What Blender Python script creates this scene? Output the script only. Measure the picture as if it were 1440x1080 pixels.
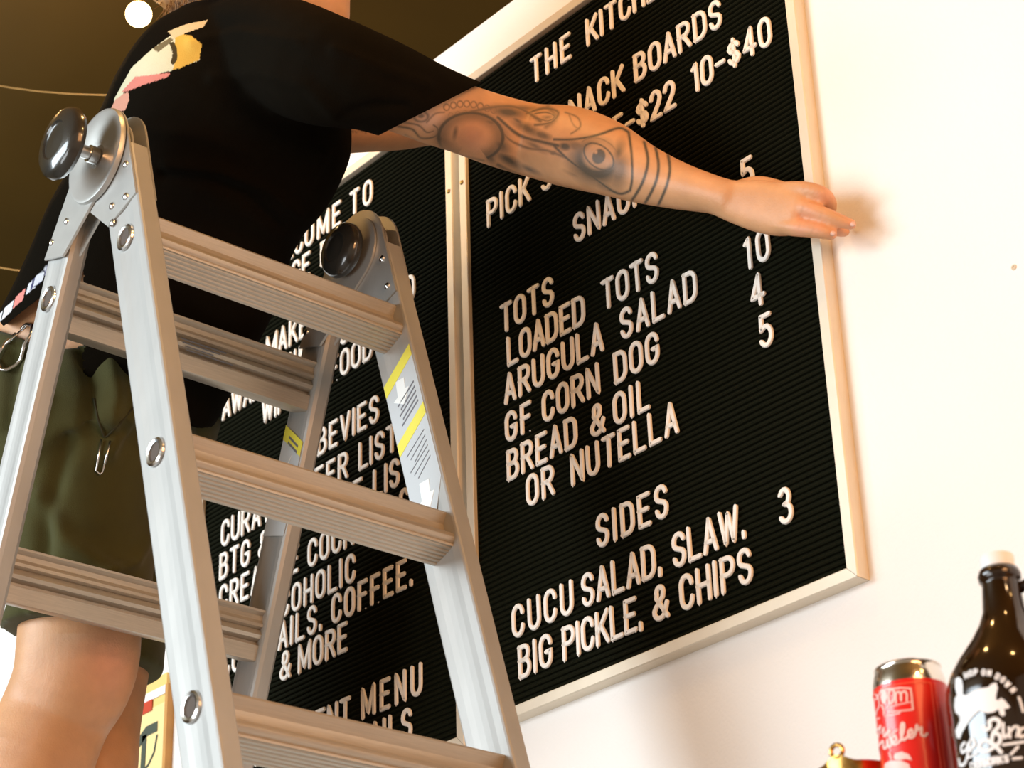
import bpy, bmesh, math, random
import numpy as np
from mathutils import Vector, Matrix
for o in list(bpy.data.objects): bpy.data.objects.remove(o)
SC = bpy.context.scene
COL = SC.collection
random.seed(7); RNG = np.random.default_rng(7)
def V(*a): return np.array(a, float)

# ------------------------------------------------------------------ camera
RC = np.array([[0.6470268650, 0.7618314164, -0.0311308358],
               [-0.3666915903, 0.2751163456, -0.8887340851],
               [-0.6685009450, 0.5864502446, 0.4573648403]])   # world -> camera (x right, y down, z forward)
CC = V(1.8777221, -1.5794853, -0.8232755); FPX = 3091.82
VIEW = RC[2]
cam = bpy.data.cameras.new('camera'); camo = bpy.data.objects.new('camera', cam); COL.objects.link(camo)
cam.sensor_width = 36.0; cam.lens = FPX/1440*36.0; cam.clip_start = .05; cam.clip_end = 60
m = Matrix.Identity(4)
for r in range(3):
    m[r][0] = RC[0][r]; m[r][1] = -RC[1][r]; m[r][2] = -RC[2][r]; m[r][3] = CC[r]
camo.matrix_world = m
cam.dof.use_dof = True; cam.dof.focus_distance = 2.52; cam.dof.aperture_fstop = 10.0
SC.camera = camo
SC.view_settings.view_transform = 'Standard'; SC.view_settings.look = 'None'
SC.view_settings.gamma = 1.0; SC.view_settings.use_curve_mapping = False
SC.view_settings.exposure = 0.0

# ------------------------------------------------------------------ light
w = bpy.data.worlds.new('world'); SC.world = w; w.use_nodes = True
w.node_tree.nodes['Background'].inputs[0].default_value = (1.0, .80, .58, 1)
w.node_tree.nodes['Background'].inputs[1].default_value = .40
def area(name, loc, target, size, power, color):
    l = bpy.data.lights.new(name, 'AREA'); l.shape = 'RECTANGLE'; l.size = size[0]; l.size_y = size[1]
    l.energy = power; l.color = color
    o = bpy.data.objects.new(name, l); COL.objects.link(o); o.location = loc
    d = Vector(target)-Vector(loc); o.rotation_euler = d.to_track_quat('-Z', 'Y').to_euler(); return o
def point(name, loc, power, color, r=.03):
    l = bpy.data.lights.new(name, 'POINT'); l.energy = power; l.color = color; l.shadow_soft_size = r
    o = bpy.data.objects.new(name, l); COL.objects.link(o); o.location = loc; return o
area('window_daylight', (-1.7, -3.6, .90), (.3, -.1, .2), (2.6, 1.0), 152, (.82, .93, 1.0))
area('shopfront_daylight', (-.5, -4.3, -1.15), (.9, 0, .1), (2.2, 1.6), 78, (.90, .96, 1.0))
area('lamplit_room_side', (3.5, -1.3, .5), (.1, -.4, .2), (1.2, 1.4), 50, (1.0, .44, .16))
WARM = (1.0, .56, .20)
point('string_light_glow', (-.62, -.42, 1.16), 5.5, WARM, .03)
point('string_light_glow_2', (.35, -.55, 1.22), 9, WARM, .03)
point('string_light_glow_3', (1.3, -.65, 1.15), 9, WARM, .03)
point('string_light_glow_4', (2.3, -.8, .75), 14, (1, .62, .30), .05)
point('string_light_glow_5', (2.6, -.3, 1.1), 8, WARM, .05)

# ------------------------------------------------------------------ helpers
def px(P):
    q = RC @ (np.asarray(P, float)-CC); return 720+FPX*q[0]/q[2], 540+FPX*q[1]/q[2], q[2]
def at(x, y, Y):
    """point of the room on plane Y (distance from the board plane) that the photograph shows at x, y"""
    d = RC.T @ V((x-720)/FPX, (y-540)/FPX, 1.0); return CC+d*((Y-CC[1])/d[1])
def rad(p, P): return p*.5*px(P)[2]/FPX
def N(v): v = np.asarray(v, float); return v/np.linalg.norm(v)

MATS = {}
def mat(name, color, rough=.5, metal=0.0, emit=None, strength=0.0, noise=0.0, nscale=30.0, bump=0.0, bscale=200.0,
        trans=0.0, ior=1.45, attr=None, coat=0.0, spec=.5, stretch=None, sheen=0.0, sss=0.0):
    if name in MATS: return MATS[name]
    mt = bpy.data.materials.new(name); mt.use_nodes = True; nt = mt.node_tree; b = nt.nodes['Principled BSDF']
    L = nt.links.new
    b.inputs['Roughness'].default_value = rough; b.inputs['Metallic'].default_value = metal
    b.inputs['IOR'].default_value = ior; b.inputs['Transmission Weight'].default_value = trans
    b.inputs['Coat Weight'].default_value = coat; b.inputs['Specular IOR Level'].default_value = spec
    b.inputs['Sheen Weight'].default_value = sheen
    if sss:
        b.inputs['Subsurface Weight'].default_value = sss; b.inputs['Subsurface Radius'].default_value = (1, .35, .15)
        b.inputs['Subsurface Scale'].default_value = .01
    col = tuple(color)+(1,) if len(color) == 3 else color
    tc = nt.nodes.new('ShaderNodeTexCoord'); mp = nt.nodes.new('ShaderNodeMapping'); L(tc.outputs['Object'], mp.inputs[0])
    if stretch: mp.inputs['Scale'].default_value = stretch
    src = None
    if attr:
        a = nt.nodes.new('ShaderNodeAttribute'); a.attribute_name = attr; src = a.outputs['Color']
    if noise:
        nz = nt.nodes.new('ShaderNodeTexNoise'); nz.inputs['Scale'].default_value = nscale; nz.inputs['Detail'].default_value = 4
        L(mp.outputs[0], nz.inputs['Vector'])
        mr = nt.nodes.new('ShaderNodeMapRange'); mr.inputs[3].default_value = 1-noise; mr.inputs[4].default_value = 1+noise
        mr.inputs[1].default_value = .3; mr.inputs[2].default_value = .7
        L(nz.outputs[0], mr.inputs[0])
        mx = nt.nodes.new('ShaderNodeVectorMath'); mx.operation = 'SCALE'
        if src: L(src, mx.inputs[0])
        else: mx.inputs[0].default_value = col[:3]
        L(mr.outputs[0], mx.inputs['Scale']); L(mx.outputs[0], b.inputs['Base Color'])
    elif src: L(src, b.inputs['Base Color'])
    else: b.inputs['Base Color'].default_value = col
    if bump:
        nz2 = nt.nodes.new('ShaderNodeTexNoise'); nz2.inputs['Scale'].default_value = bscale; nz2.inputs['Detail'].default_value = 3
        L(mp.outputs[0], nz2.inputs['Vector'])
        bp = nt.nodes.new('ShaderNodeBump'); bp.inputs['Strength'].default_value = bump; bp.inputs['Distance'].default_value = .002
        L(nz2.outputs[0], bp.inputs['Height']); L(bp.outputs[0], b.inputs['Normal'])
    if emit:
        b.inputs['Emission Color'].default_value = tuple(emit)+(1,); b.inputs['Emission Strength'].default_value = strength
    MATS[name] = mt; return mt

class MB:
    """collects faces and links them as one mesh object"""
    def __init__(s): s.v = []; s.f = []; s.mi = []; s.cur = 0
    def add(s, vs, fs):
        o = len(s.v); s.v += [tuple(map(float, p)) for p in vs]
        for f in fs: s.f.append([o+i for i in f]); s.mi.append(s.cur)
        return o
    def box(s, c, h, ax=None):
        ax = ax if ax is not None else np.eye(3); c = np.asarray(c, float)
        vs = [c+ax[0]*h[0]*i+ax[1]*h[1]*j+ax[2]*h[2]*k for i in (-1, 1) for j in (-1, 1) for k in (-1, 1)]
        s.add(vs, [(0, 1, 3, 2), (4, 6, 7, 5), (0, 4, 5, 1), (2, 3, 7, 6), (0, 2, 6, 4), (1, 5, 7, 3)])
    def prism(s, poly, origin, u, v, wv):
        """poly of (a,b) in the u,v frame, extruded along vector wv"""
        n = len(poly); o = np.asarray(origin, float)
        vs = [o+u*a+v*b for a, b in poly]; vs += [p+wv for p in vs]
        s.add(vs, [list(range(n))[::-1], list(range(n, 2*n))]+[(i, (i+1) % n, n+(i+1) % n, n+i) for i in range(n)])
    def rings(s, rs, cap=True, closed=False):
        n = len(rs[0]); vs = [p for r in rs for p in r]; fs = []
        m_ = len(rs)
        for k in range(m_ if closed else m_-1):
            a, b = k*n, ((k+1) % m_)*n
            fs += [(a+i, a+(i+1) % n, b+(i+1) % n, b+i) for i in range(n)]
        if cap and not closed: fs += [list(range(n))[::-1], [(m_-1)*n+i for i in range(n)]]
        s.add(vs, fs)
    def tube(s, pts, r, n=10, closed=False):
        pts = [np.asarray(p, float) for p in pts]; rs = []; prev = None
        for i, p in enumerate(pts):
            if closed: t = N(pts[(i+1) % len(pts)]-pts[i-1])
            else: t = N(pts[min(i+1, len(pts)-1)]-pts[max(i-1, 0)])
            if prev is None: prev = N(np.cross(t, V(.3, .2, .9)))
            a = N(prev-t*(prev@t)); prev = a; b = np.cross(t, a); rr = r[i] if hasattr(r, '__len__') else r
            rs.append([p+rr*(a*math.cos(x)+b*math.sin(x)) for x in np.linspace(0, 2*math.pi, n, endpoint=False)])
        s.rings(rs, closed=closed)
    def lathe(s, prof, o, axis=V(0, 0, 1), n=40):
        """prof = list of (radius, height) ; axis through o"""
        axis = N(axis); a = N(np.cross(axis, V(.93, .11, .35))); b = np.cross(axis, a); o = np.asarray(o, float)
        s.rings([[o+axis*h+max(r, 1e-5)*(a*math.cos(x)+b*math.sin(x)) for x in np.linspace(0, 2*math.pi, n, endpoint=False)] for r, h in prof])
    def build(s, name, mats, parent=None, smooth=False, bevel=0.0, rel=None):
        me = bpy.data.meshes.new(name); me.from_pydata(s.v, [], s.f)
        mats = mats if isinstance(mats, (list, tuple)) else [mats]
        for x in mats: me.materials.append(x)
        if len(mats) > 1: me.polygons.foreach_set('material_index', s.mi)
        bm = bmesh.new(); bm.from_mesh(me); bmesh.ops.recalc_face_normals(bm, faces=bm.faces); 
        if bevel:
            es = [e for e in bm.edges if len(e.link_faces) == 2 and e.calc_face_angle(0) > .6]
            bmesh.ops.bevel(bm, geom=es, offset=bevel, segments=2, affect='EDGES', clamp_overlap=True)
        bm.to_mesh(me); bm.free()
        if smooth:
            me.polygons.foreach_set('use_smooth', [True]*len(me.polygons))
            if smooth != 2:
                try: me.set_sharp_from_angle(angle=math.radians(38))
                except Exception: pass
        o = bpy.data.objects.new(name, me); COL.objects.link(o)
        if parent is not None: adopt(o, parent)
        return o
def adopt(o, parent):
    o.parent = parent; o.matrix_parent_inverse = parent_world(parent).inverted()
def parent_world(p):
    mw = Matrix.LocRotScale(p.location, p.rotation_euler, p.scale)
    return (parent_world(p.parent) @ p.matrix_parent_inverse @ mw) if p.parent else mw
def tag(o, label=None, cat=None, group=None, kind=None):
    if label: o['label'] = label
    if cat: o['category'] = cat
    if group: o['group'] = group
    if kind: o['kind'] = kind
    return o
def thing(name, label, cat, loc, group=None):
    o = bpy.data.objects.new(name, None); COL.objects.link(o); o.location = tuple(map(float, loc)); o.empty_display_size = .05
    return tag(o, label, cat, group)

# ------------------------------------------------------------------ materials
M = dict(
    plaster=mat('white_wall_paint', (.86, .845, .82), .85, bump=.25, bscale=260, noise=.012, nscale=6),
    brown=mat('dark_brown_ceiling_paint', (.105, .062, .007), .7, noise=.10, nscale=3),
    floor=mat('grey_concrete', (.30, .28, .26), .7, noise=.15, nscale=4),
    felt=mat('black_ribbed_felt', (.0060, .0066, .0020), .9, noise=.3, nscale=400, spec=.12),
    frame=mat('satin_champagne_aluminium', (.74, .66, .53), .45, metal=.25, noise=.03, nscale=40),
    dark_back=mat('brown_backing_board', (.22, .13, .05), .7),
    letter=mat('white_letter_plastic', (.88, .84, .78), .42),
    alu=mat('brushed_aluminium', (.40, .40, .385), .50, metal=.30, noise=.05, nscale=14, stretch=(3, 3, 1)),
    rung=mat('ribbed_aluminium', (.50, .44, .36), .38, metal=.5, noise=.08, nscale=26, stretch=(30, 1.2, 30)),
    plate=mat('cast_aluminium', (.50, .50, .48), .38, metal=.6, noise=.05, nscale=30),
    steel=mat('polished_steel', (.75, .75, .75), .18, metal=1.0),
    hole=mat('rung_end_shade', (.10, .075, .06), .8),
    knob=mat('black_glossy_plastic', (.028, .026, .022), .2, coat=.6),
    sticker=mat('pale_blue_grey_label', (.56, .62, .66), .4),
    sticker_y=mat('yellow_label', (.82, .78, .10), .4),
    sticker_w=mat('white_label_print', (.86, .92, .93), .4),
    ink=mat('grey_label_print', (.16, .17, .20), .5),
    rubber=mat('black_rubber', (.02, .02, .02), .8),
    bulb=mat('glowing_bulb_glass', (1, .9, .7), .2, emit=(1.0, .72, .34), strength=14),
    wire=mat('brown_cord', (.10, .055, .02), .6),
    socket=mat('brass_socket', (.55, .38, .12), .3, metal=.8),
    glass=mat('amber_growler_glass', (.016, .007, .002), .09, coat=.15, spec=.7),
    print_w=mat('white_screen_print', (.85, .86, .87), .5),
    cap=mat('white_plastic_cap', (.82, .84, .84), .45),
    canred=mat('red_can_sleeve', (.80, .012, .006), .34, coat=.3),
    canmetal=mat('bare_can_aluminium', (.80, .76, .70), .16, metal=1.0),
    canpink=mat('pale_pink_can_print', (.92, .62, .58), .45),
    brass=mat('polished_brass', (.62, .36, .10), .2, metal=1.0, noise=.3, nscale=60),
    shelf=mat('oak_shelf', (.30, .17, .07), .5, noise=.2, nscale=10, stretch=(1, 12, 12)),
    poster=mat('yellow_print', (.86, .60, .20), .6), posterl=mat('pale_yellow_print', (.88, .70, .32), .6),
    poster_r=mat('red_print', (.55, .05, .01), .6), poster_g=mat('dark_green_print', (.06, .075, .05), .6),
    wood=mat('orange_wood_moulding', (.60, .30, .08), .5, noise=.15, nscale=20),
    shorts=mat('olive_cotton', (.055, .052, .014), .9, noise=.14, nscale=16, bump=.4, bscale=900, sheen=.1, spec=.2),
    seam=mat('dark_olive_seam', (.028, .026, .008), .9),
    hair=mat('ginger_hair', (.34, .15, .04), .5, noise=.3, nscale=80, stretch=(1, 1, 6)),
    eye=mat('eye_white', (.8, .78, .74), .2), iris=mat('eye_iris', (.08, .05, .03), .2),
)
M['skin'] = mat('skin', (.6, .3, .16), .48, attr='skin_colour', noise=.05, nscale=60, bump=.18, bscale=420, sss=.10)
M['shirt'] = mat('black_jersey_cotton', (.01, .008, .006), .93, attr='cloth_colour', bump=.3, bscale=700, noise=.12, nscale=9, spec=.05)

# ------------------------------------------------------------------ the setting
WY = .016          # face of the white wall
TOPZ = .99         # top of the white partition wall
def slab(name, lo, hi, mt, bevel=0):
    b = MB(); c = (V(*lo)+V(*hi))/2; b.box(c, (V(*hi)-V(*lo))/2)
    o = b.build(name, mt, bevel=bevel); return tag(o, kind='structure')
FLOOR = -2.25
slab('wall_back', (-5.0, WY, FLOOR), (3.6, WY+.14, TOPZ), M['plaster'])
slab('ceiling', (-5.0, -4.6, 1.52), (3.6, 3.2, 1.6), M['brown'])
slab('wall_beyond', (-5.0, 3.2, FLOOR), (3.6, 3.3, 1.6), M['brown'])
slab('wall_left', (-5.1, -4.6, FLOOR), (-5.0, 3.3, 1.6), M['brown'])
slab('floor', (-5.1, -4.6, FLOOR-.1), (3.6, 3.3, FLOOR), M['floor'])

# ------------------------------------------------------------------ letter shapes
def arc(cx, cy, rx, ry, a0, a1, n=9):
    return [(cx+rx*math.cos(math.radians(a)), cy+ry*math.sin(math.radians(a))) for a in np.linspace(a0, a1, n)]
OV = arc(.5, .70, .5, .30, 0, 180, 11)+arc(.5, .30, .5, .30, 180, 360, 11)
FONT = {  # strokes in a 0..1 box; third item: width in letter heights
 'A': ([[(0, 0), (.5, 1)], [(.5, 1), (1, 0)], [(.17, .30), (.83, .30)]], .54),
 'B': ([[(0, 0), (0, 1)], [(0, 1)]+arc(.5, .77, .42, .23, 90, -90)+[(0, .54)], [(.4, .54)]+arc(.52, .27, .48, .27, 90, -90)+[(0, 0)]], .53),
 'C': ([arc(.5, .70, .5, .30, 5, 180, 10)+arc(.5, .30, .5, .30, 180, 355, 10)], .53),
 'D': ([[(0, 0), (0, 1)], [(0, 1)]+arc(.45, .68, .55, .32, 90, 0)+arc(.45, .32, .55, .32, 0, -90)+[(0, 0)]], .54),
 'E': ([[(1, 1), (0, 1), (0, 0), (1, 0)], [(0, .52), (.85, .52)]], .50),
 'F': ([[(1, 1), (0, 1), (0, 0)], [(0, .52), (.85, .52)]], .50),
 'G': ([arc(.5, .70, .5, .30, 5, 180, 10)+arc(.5, .30, .5, .30, 180, 360, 10)+[(1, .46), (.6, .46)]], .54),
 'H': ([[(0, 0), (0, 1)], [(1, 0), (1, 1)], [(0, .5), (1, .5)]], .53),
 'I': ([[(0, 0), (0, 1)]], .165),
 'J': ([[(1, 1)]+arc(.5, .28, .5, .28, 0, -180)], .5),
 'K': ([[(0, 0), (0, 1)], [(1, 1), (.05, .38)], [(.35, .58), (1, 0)]], .55),
 'L': ([[(0, 1), (0, 0), (1, 0)]], .50),
 'M': ([[(0, 0), (0, 1), (.5, .12), (1, 1), (1, 0)]], .70),
 'N': ([[(0, 0), (0, 1), (1, 0), (1, 1)]], .55),
 'O': ([OV+[OV[0]]], .54),
 'P': ([[(0, 0), (0, 1)], [(0, 1)]+arc(.5, .74, .5, .26, 90, -90)+[(0, .48)]], .53),
 'R': ([[(0, 0), (0, 1)], [(0, 1)]+arc(.5, .75, .46, .25, 90, -90)+[(0, .50)], [(.45, .5), (1, 0)]], .55),
 'S': ([arc(.5, .76, .46, .24, 10, 180, 8)+[(.06, .66), (.2, .57), (.8, .44), (.95, .34)]+arc(.5, .26, .46, .26, 0, -170, 8)], .53),
 'T': ([[(0, 1), (1, 1)], [(.5, 1), (.5, 0)]], .53),
 'U': ([[(0, 1)]+arc(.5, .30, .5, .30, 180, 360, 11)+[(1, 1)]], .54),
 'V': ([[(0, 1), (.5, 0), (1, 1)]], .55),
 'W': ([[(0, 1), (.25, 0), (.5, .9), (.75, 0), (1, 1)]], .72),
 'Y': ([[(0, 1), (.5, .5)], [(1, 1), (.5, .5), (.5, 0)]], .54),
 '0': ([OV+[OV[0]]], .50),
 '1': ([[(0, .86), (1, 1), (1, 0)]], .26),
 '2': ([arc(.5, .72, .5, .28, 170, -10, 9)+[(.85, .50), (.05, .05), (0, 0), (1, 0)]], .50),
 '3': ([arc(.48, .76, .42, .24, 150, -60, 9)+[(.45, .54)]+arc(.5, .27, .5, .27, 80, -150, 10)], .50),
 '4': ([[(.85, .28), (0, .28), (.68, 1), (.68, 0)], [(.68, .28), (1, .28)]], .53),
 '5': ([[(.92, 1), (.12, 1), (.06, .56)]+arc(.46, .32, .52, .32, 120, -150, 12)], .50),
 '&': ([[(1, 0), (.22, .66)]+arc(.5, .82, .26, .18, 200, -20, 9)+[(.70, .66), (.15, .38)]+arc(.42, .23, .42, .23, 170, 330, 8)+[(1, .42)]], .62),
 '$': ([arc(.5, .70, .46, .18, 10, 180, 7)+[(.2, .57), (.8, .44)]+arc(.5, .30, .46, .18, 0, -170, 7), [(.5, .0), (.5, 1)]], .52),
 '-': ([[(0, .45), (1, .45)]], .40),
 '.': ([[(0, -.02), (0, .10)]], .165),
 ',': ([[(0, .10), (0, .04), (-.1, -.08)]], .165),
}
LH = .0417; SW = .0060
def stroke_path(ch, h=LH, sw=SW):
    st, wd = FONT[ch]; W_ = wd*h; hw = sw/2
    return [[(hw+x*(W_-sw), hw+y*(h-sw)) for x, y in s] for s in st], W_
def clean(pts):
    out = [pts[0]]
    for p in pts[1:]:
        if math.hypot(p[0]-out[-1][0], p[1]-out[-1][1]) > 1e-6: out.append(p)
    return out
def sweep(mb, pts, hw, prof, P3, caps=True):
    """sweeps prof (offset, height) along a 2D polyline; P3(x, y, h) gives the 3D point"""
    pts = [V(*p) for p in clean(pts)]; n = len(pts); closed = np.linalg.norm(pts[0]-pts[-1]) < 1e-5
    if closed: pts = pts[:-1]; n -= 1
    ring = []
    def rg(c, nn, sc, hs=1.0): ring.append([P3(*(c+nn*hw*o*sc), h*hs) for o, h in prof])
    for i in range(n):
        a = pts[i-1] if (i or closed) else None; b = pts[(i+1) % n] if (i < n-1 or closed) else None
        d1 = N(pts[i]-a) if a is not None else None; d2 = N(b-pts[i]) if b is not None else None
        if d1 is None: d1 = d2
        if d2 is None: d2 = d1
        t = d1+d2; 
        if np.linalg.norm(t) < .2: t = d1
        t = N(t); nn = V(-t[1], t[0]); k = min(1/max(abs(nn @ V(-d1[1], d1[0])), .35), 1.9)
        if not closed and i == 0 and caps:
            for A in (85, 60, 30): rg(pts[0]-d2*hw*math.sin(math.radians(A)), nn, math.cos(math.radians(A)))
        sharp = (d1 @ d2) < .3 and not (not closed and i in (0, n-1))
        if sharp:   # round the outside of a sharp corner
            n1, n2 = V(-d1[1], d1[0]), V(-d2[1], d2[0])
            rg(pts[i], n1, 1); rg(pts[i]+N(d1-d2)*hw*.25, N(n1+n2) if np.linalg.norm(n1+n2) > .1 else n1, 1.0); rg(pts[i], n2, 1)
        else: rg(pts[i], nn, k)
        if not closed and i == n-1 and caps:
            for A in (30, 60, 85): rg(pts[-1]+d1*hw*math.sin(math.radians(A)), nn, math.cos(math.radians(A)))
    m_ = len(prof); vs = [p for r in ring for p in r]; fs = []
    for k in range(len(ring) if closed else len(ring)-1):
        a, b = k*m_, ((k+1) % len(ring))*m_
        fs += [(a+i, a+i+1, b+i+1, b+i) for i in range(m_-1)]
    mb.add(vs, fs)
LPROF = [(-1, 0), (-1, .55), (-.72, 1), (.72, 1), (1, .55), (1, 0)]
LETTERS = {}
def letter_mesh(ch):
    if ch in LETTERS: return LETTERS[ch]
    mb = MB(); paths, _ = stroke_path(ch)
    for p in paths: sweep(mb, p, SW/2, LPROF, lambda x, y, h: (x, -h*.0024, y))
    if ch in '.,':
        pass
    else:   # the little moulded spike that locks the foot of a letter in its groove
        x = paths[0][0][0] if ch in 'BDEFHIKLMNPR' else sum(p[0] for p in paths[0])/len(paths[0])
        if ch not in 'ACVWOXSUGT-&$012345': mb.add([(x-.0012, -.002, .0006), (x+.0012, -.002, .0006), (x, -.0014, -.0018), (x, -.0002, .0006)], [(0, 1, 2), (0, 2, 3), (1, 3, 2), (0, 3, 1)])
    o = mb.build('letter', M['letter'], smooth=True); me = o.data; bpy.data.objects.remove(o)
    LETTERS[ch] = me; return me

def board(x0, x1, z0, z1, label, words, screws):
    root = thing('letter_board', label, 'menu board', ((x0+x1)/2, .002, z0-.0140))
    fw = .0140; yf = -.0012; yb = WY
    # mitred frame rails: profile (outward offset, y)
    prof = [(0, .0100), (0, yf+.0008), (.0008, yf), (fw-.0012, yf), (fw, yf+.0014), (fw, yb), (.002, yb)]
    cs = [(x0, z0), (x1, z0), (x1, z1), (x0, z1)]; out = [(-1, -1), (1, -1), (1, 1), (-1, 1)]
    for k in range(4):
        a, b = k, (k+1) % 4; mb = MB(); rr = []
        e = N(V(cs[b][0]-cs[a][0], cs[b][1]-cs[a][1]))*.0003
        for c, sg in ((a, 1), (b, -1)):
            rr.append([(cs[c][0]+out[c][0]*o+sg*e[0], y, cs[c][1]+out[c][1]*o+sg*e[1]) for o, y in prof])
        mb.rings(rr); mb.build('frame_rail', M['frame'], root, bevel=0)
    # ribbed felt: raised rounded ribs running across, one closed sheet
    mb = MB(); pitch = .0072; n = int((z1-z0)/pitch); pr = []
    for i in range(n):
        z = z0+(i+.5)*(z1-z0)/n; p = (z1-z0)/n
        pr += [(z-.5*p, .0085), (z-.30*p, .0085), (z-.22*p, .0055), (z, .0044), (z+.22*p, .0055), (z+.30*p, .0085)]
    vs = [(x0+.0002, y, z) for z, y in pr]+[(x1-.0002, y, z) for z, y in pr]; k = len(pr)
    mb.add(vs, [(i, i+1, k+i+1, k+i) for i in range(k-1)])
    for xe in (x0+.0008, x1-.0008): mb.box((xe, .0070, (z0+z1)/2), (.0008, .0026, (z1-z0)/2))
    mb.box(((x0+x1)/2, .0125, (z0+z1)/2), ((x1-x0)/2, .0030, (z1-z0)/2))
    mb.build('felt_panel', M['felt'], root)
    for text, a, b, z in words:
        ws = [stroke_path(c)[1] for c in text]
        gap = (b-a-sum(ws))/max(1, len(text)-1) if b is not None else .0030
        x = a
        for c, w_ in zip(text, ws):
            o = bpy.data.objects.new('letter', letter_mesh(c)); COL.objects.link(o)
            o.location = (x+random.uniform(-.0003, .0003), .0043, z+random.uniform(-.0003, .0003)-SW*.0)
            o.rotation_euler = (0, random.uniform(-.012, .012), 0)
            adopt(o, root); x += w_+gap
    for x, z in screws:
        mb = MB(); mb.lathe([(0, -.0006), (.0030, -.0005), (.0034, .0004), (.0022, .0018), (0, .0022)], (x, yf, z), V(0, -1, 0), 14)
        mb.build('screw', M['socket'], root, smooth=True)
    return root

W_R = [('THE', .132, .211, .8215), ('KITCHEN', .239, None, .8215), ('SNACK', .175, .302, .7195), ('BOARDS', .319, .470, .7205),
 ('PICK', .036, .122, .652), ('3-$14', .142, .250, .652), ('5-$22', .275, .386, .652), ('10-$40', .414, .543, .653),
 ('SNACK', .197, .325, .551), ('5', .476, None, .4865), ('TOTS', .056, .157, .487), ('LOADED', .066, .210, .437), ('TOTS', .240, .338, .4375),
 ('ARUGULA', .058, .239, .387), ('SALAD', .268, .396, .386), ('10', .470, .509, .386), ('GF', .058, .107, .335), ('CORN', .126, .229, .335),
 ('DOG', .253, .329, .335), ('4', .474, None, .336), ('BREAD', .059, .186, .284), ('&', .208, None, .283), ('OIL', .248, .309, .283),
 ('5', .481, None, .283), ('OR', .092, .143, .237), ('NUTELLA', .172, .351, .236), ('SIDES', .209, .327, .144), ('3', .484, None, .075),
 ('CUCU', .059, .166, .082), ('SALAD,', .180, .311, .081), ('SLAW.', .327, .438, .080), ('BIG', .068, .127, .030),
 ('PICKLE,', .144, .276, .029), ('&', .291, None, .029), ('CHIPS', .334, .443, .0285)]
board(0, .57, 0, .8897, 'black felt letter board on the right with snack, salad and sides prices', W_R, [(-.0075, .7425)])
gx = -.0426
W_L = [('WELC', -.474, -.374, .8135), ('OME', -.370, -.282, .8135), ('TO', -.261, -.208, .8135), ('SAGE', -.454, -.356, .764), ('BIRD', -.331, None, .764),
 ('WE', -.545, None, .668), ('MAKE', -.464, -.360, .668), ('AWARD', -.574, -.448, .616), ('WINNING', -.428, -.262, .616), ('HARD', -.224, -.115, .616),
 ('WINE', -.470, -.385, .569), ('&', -.355, None, .569), ('FOOD', -.307, -.208, .567),
 ('BEVIES', -.334, -.195, .467), ('CURATED', -.566, -.392, .412), ('BEER', -.366, -.263, .410), ('LIST', -.240, -.157, .410),
 ('BTG', -.568, -.492, .362), ('&', -.471, None, .361), ('WINE', -.322, -.231, .359), ('LIST', -.209, -.126, .358),
 ('CREATIVE', -.566, -.374, .3125), ('COCKTAILS', -.353, -.132, .309), ('NON', -.566, -.492, .258), ('ALCOHOLIC', -.470, -.247, .257),
 ('COCKTAILS.', -.556, -.319, .212), ('COFFEE.', -.299, -.127, .2115), ('&', -.414, None, .167), ('MORE', -.372, -.264, .166),
 ('FOR', -.535, -.462, .065), ('CURRENT', -.440, -.257, .0635), ('MENU', -.234, -.111, .065), ('DETAILS', -.296, -.131, .0145)]
board(gx-.57, gx, -.0088, .8823, 'black felt letter board on the left, behind the ladder, with the welcome and drinks list', W_L, [(gx+.0075, .7423)])

# ------------------------------------------------------------------ ladder
A_ = V(.00268, 1, 0); U_ = V(1, -.00268, 0); Z_ = V(0, 0, 1)
T1, T2 = .2824453, .3278664
D1 = -math.cos(T1)*Z_+math.sin(T1)*U_; N1 = -math.cos(T1)*U_-math.sin(T1)*Z_
D2 = -math.cos(T2)*Z_-math.sin(T2)*U_; N2 = -math.cos(T2)*U_+math.sin(T2)*Z_
PF = V(.0890121, -.5608653, .5589944); PB = PF-.0716501*U_; LW = .3506633
lad = thing('folding_ladder', 'aluminium folding step ladder standing open in front of the boards', 'ladder', (PF[0]-.05, -.385, FLOOR))
LEN1 = (PF[2]-FLOOR-.03)/math.cos(T1); LEN2 = (PF[2]-FLOOR-.03)/math.cos(T2)
TH = .0240
def rail(P, D, Nn, y0, d0, d1, wd, e=.003, name='side_rail'):
    g = .0009
    prof = [(e, 0), (wd*.22, 0), (wd*.36, g), (wd*.5, g*1.3), (wd*.64, g), (wd*.78, 0), (wd-e, 0), (wd-e*.3, e*.3), (wd, e), (wd, TH-e), (wd-e, TH), (e, TH), (0, TH-e), (0, e), (e*.35, e*.22) if e > .004 else (e*.3, e*.3)]
    mb = MB(); o = P+A_*y0
    mb.prism([(a, b) for a, b in prof], o+D*d0, Nn, A_, D*(d1-d0))
    return mb.build(name, M['alu'], lad, smooth=False)
FR = []
FR.append(rail(PF, D1, N1, 0, .036, LEN1, .062)); FR.append(rail(PF, D1, N1, LW, .036, LEN1, .062))
BR = [rail(PB, D2, N2, 0, .074, LEN2, .053, .0055), rail(PB, D2, N2, LW, .074, LEN2, .053, .0055)]
def rung(P, D, Nn, t, prof):
    mb = MB(); mb.prism(prof, P+D*t+A_*(TH-.001), Nn, D, A_*(LW-TH+.002)); return mb.build('rung', M['rung'], lad, smooth=True)
rib = []
for k in range(6):
    n0 = .014+k*.0054
    rib += [(n0, .0455+k*.0004), (n0+.0012, .0467+k*.0004), (n0+.0040, .0467+k*.0004), (n0+.0050, .0455+k*.0004)]
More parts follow.
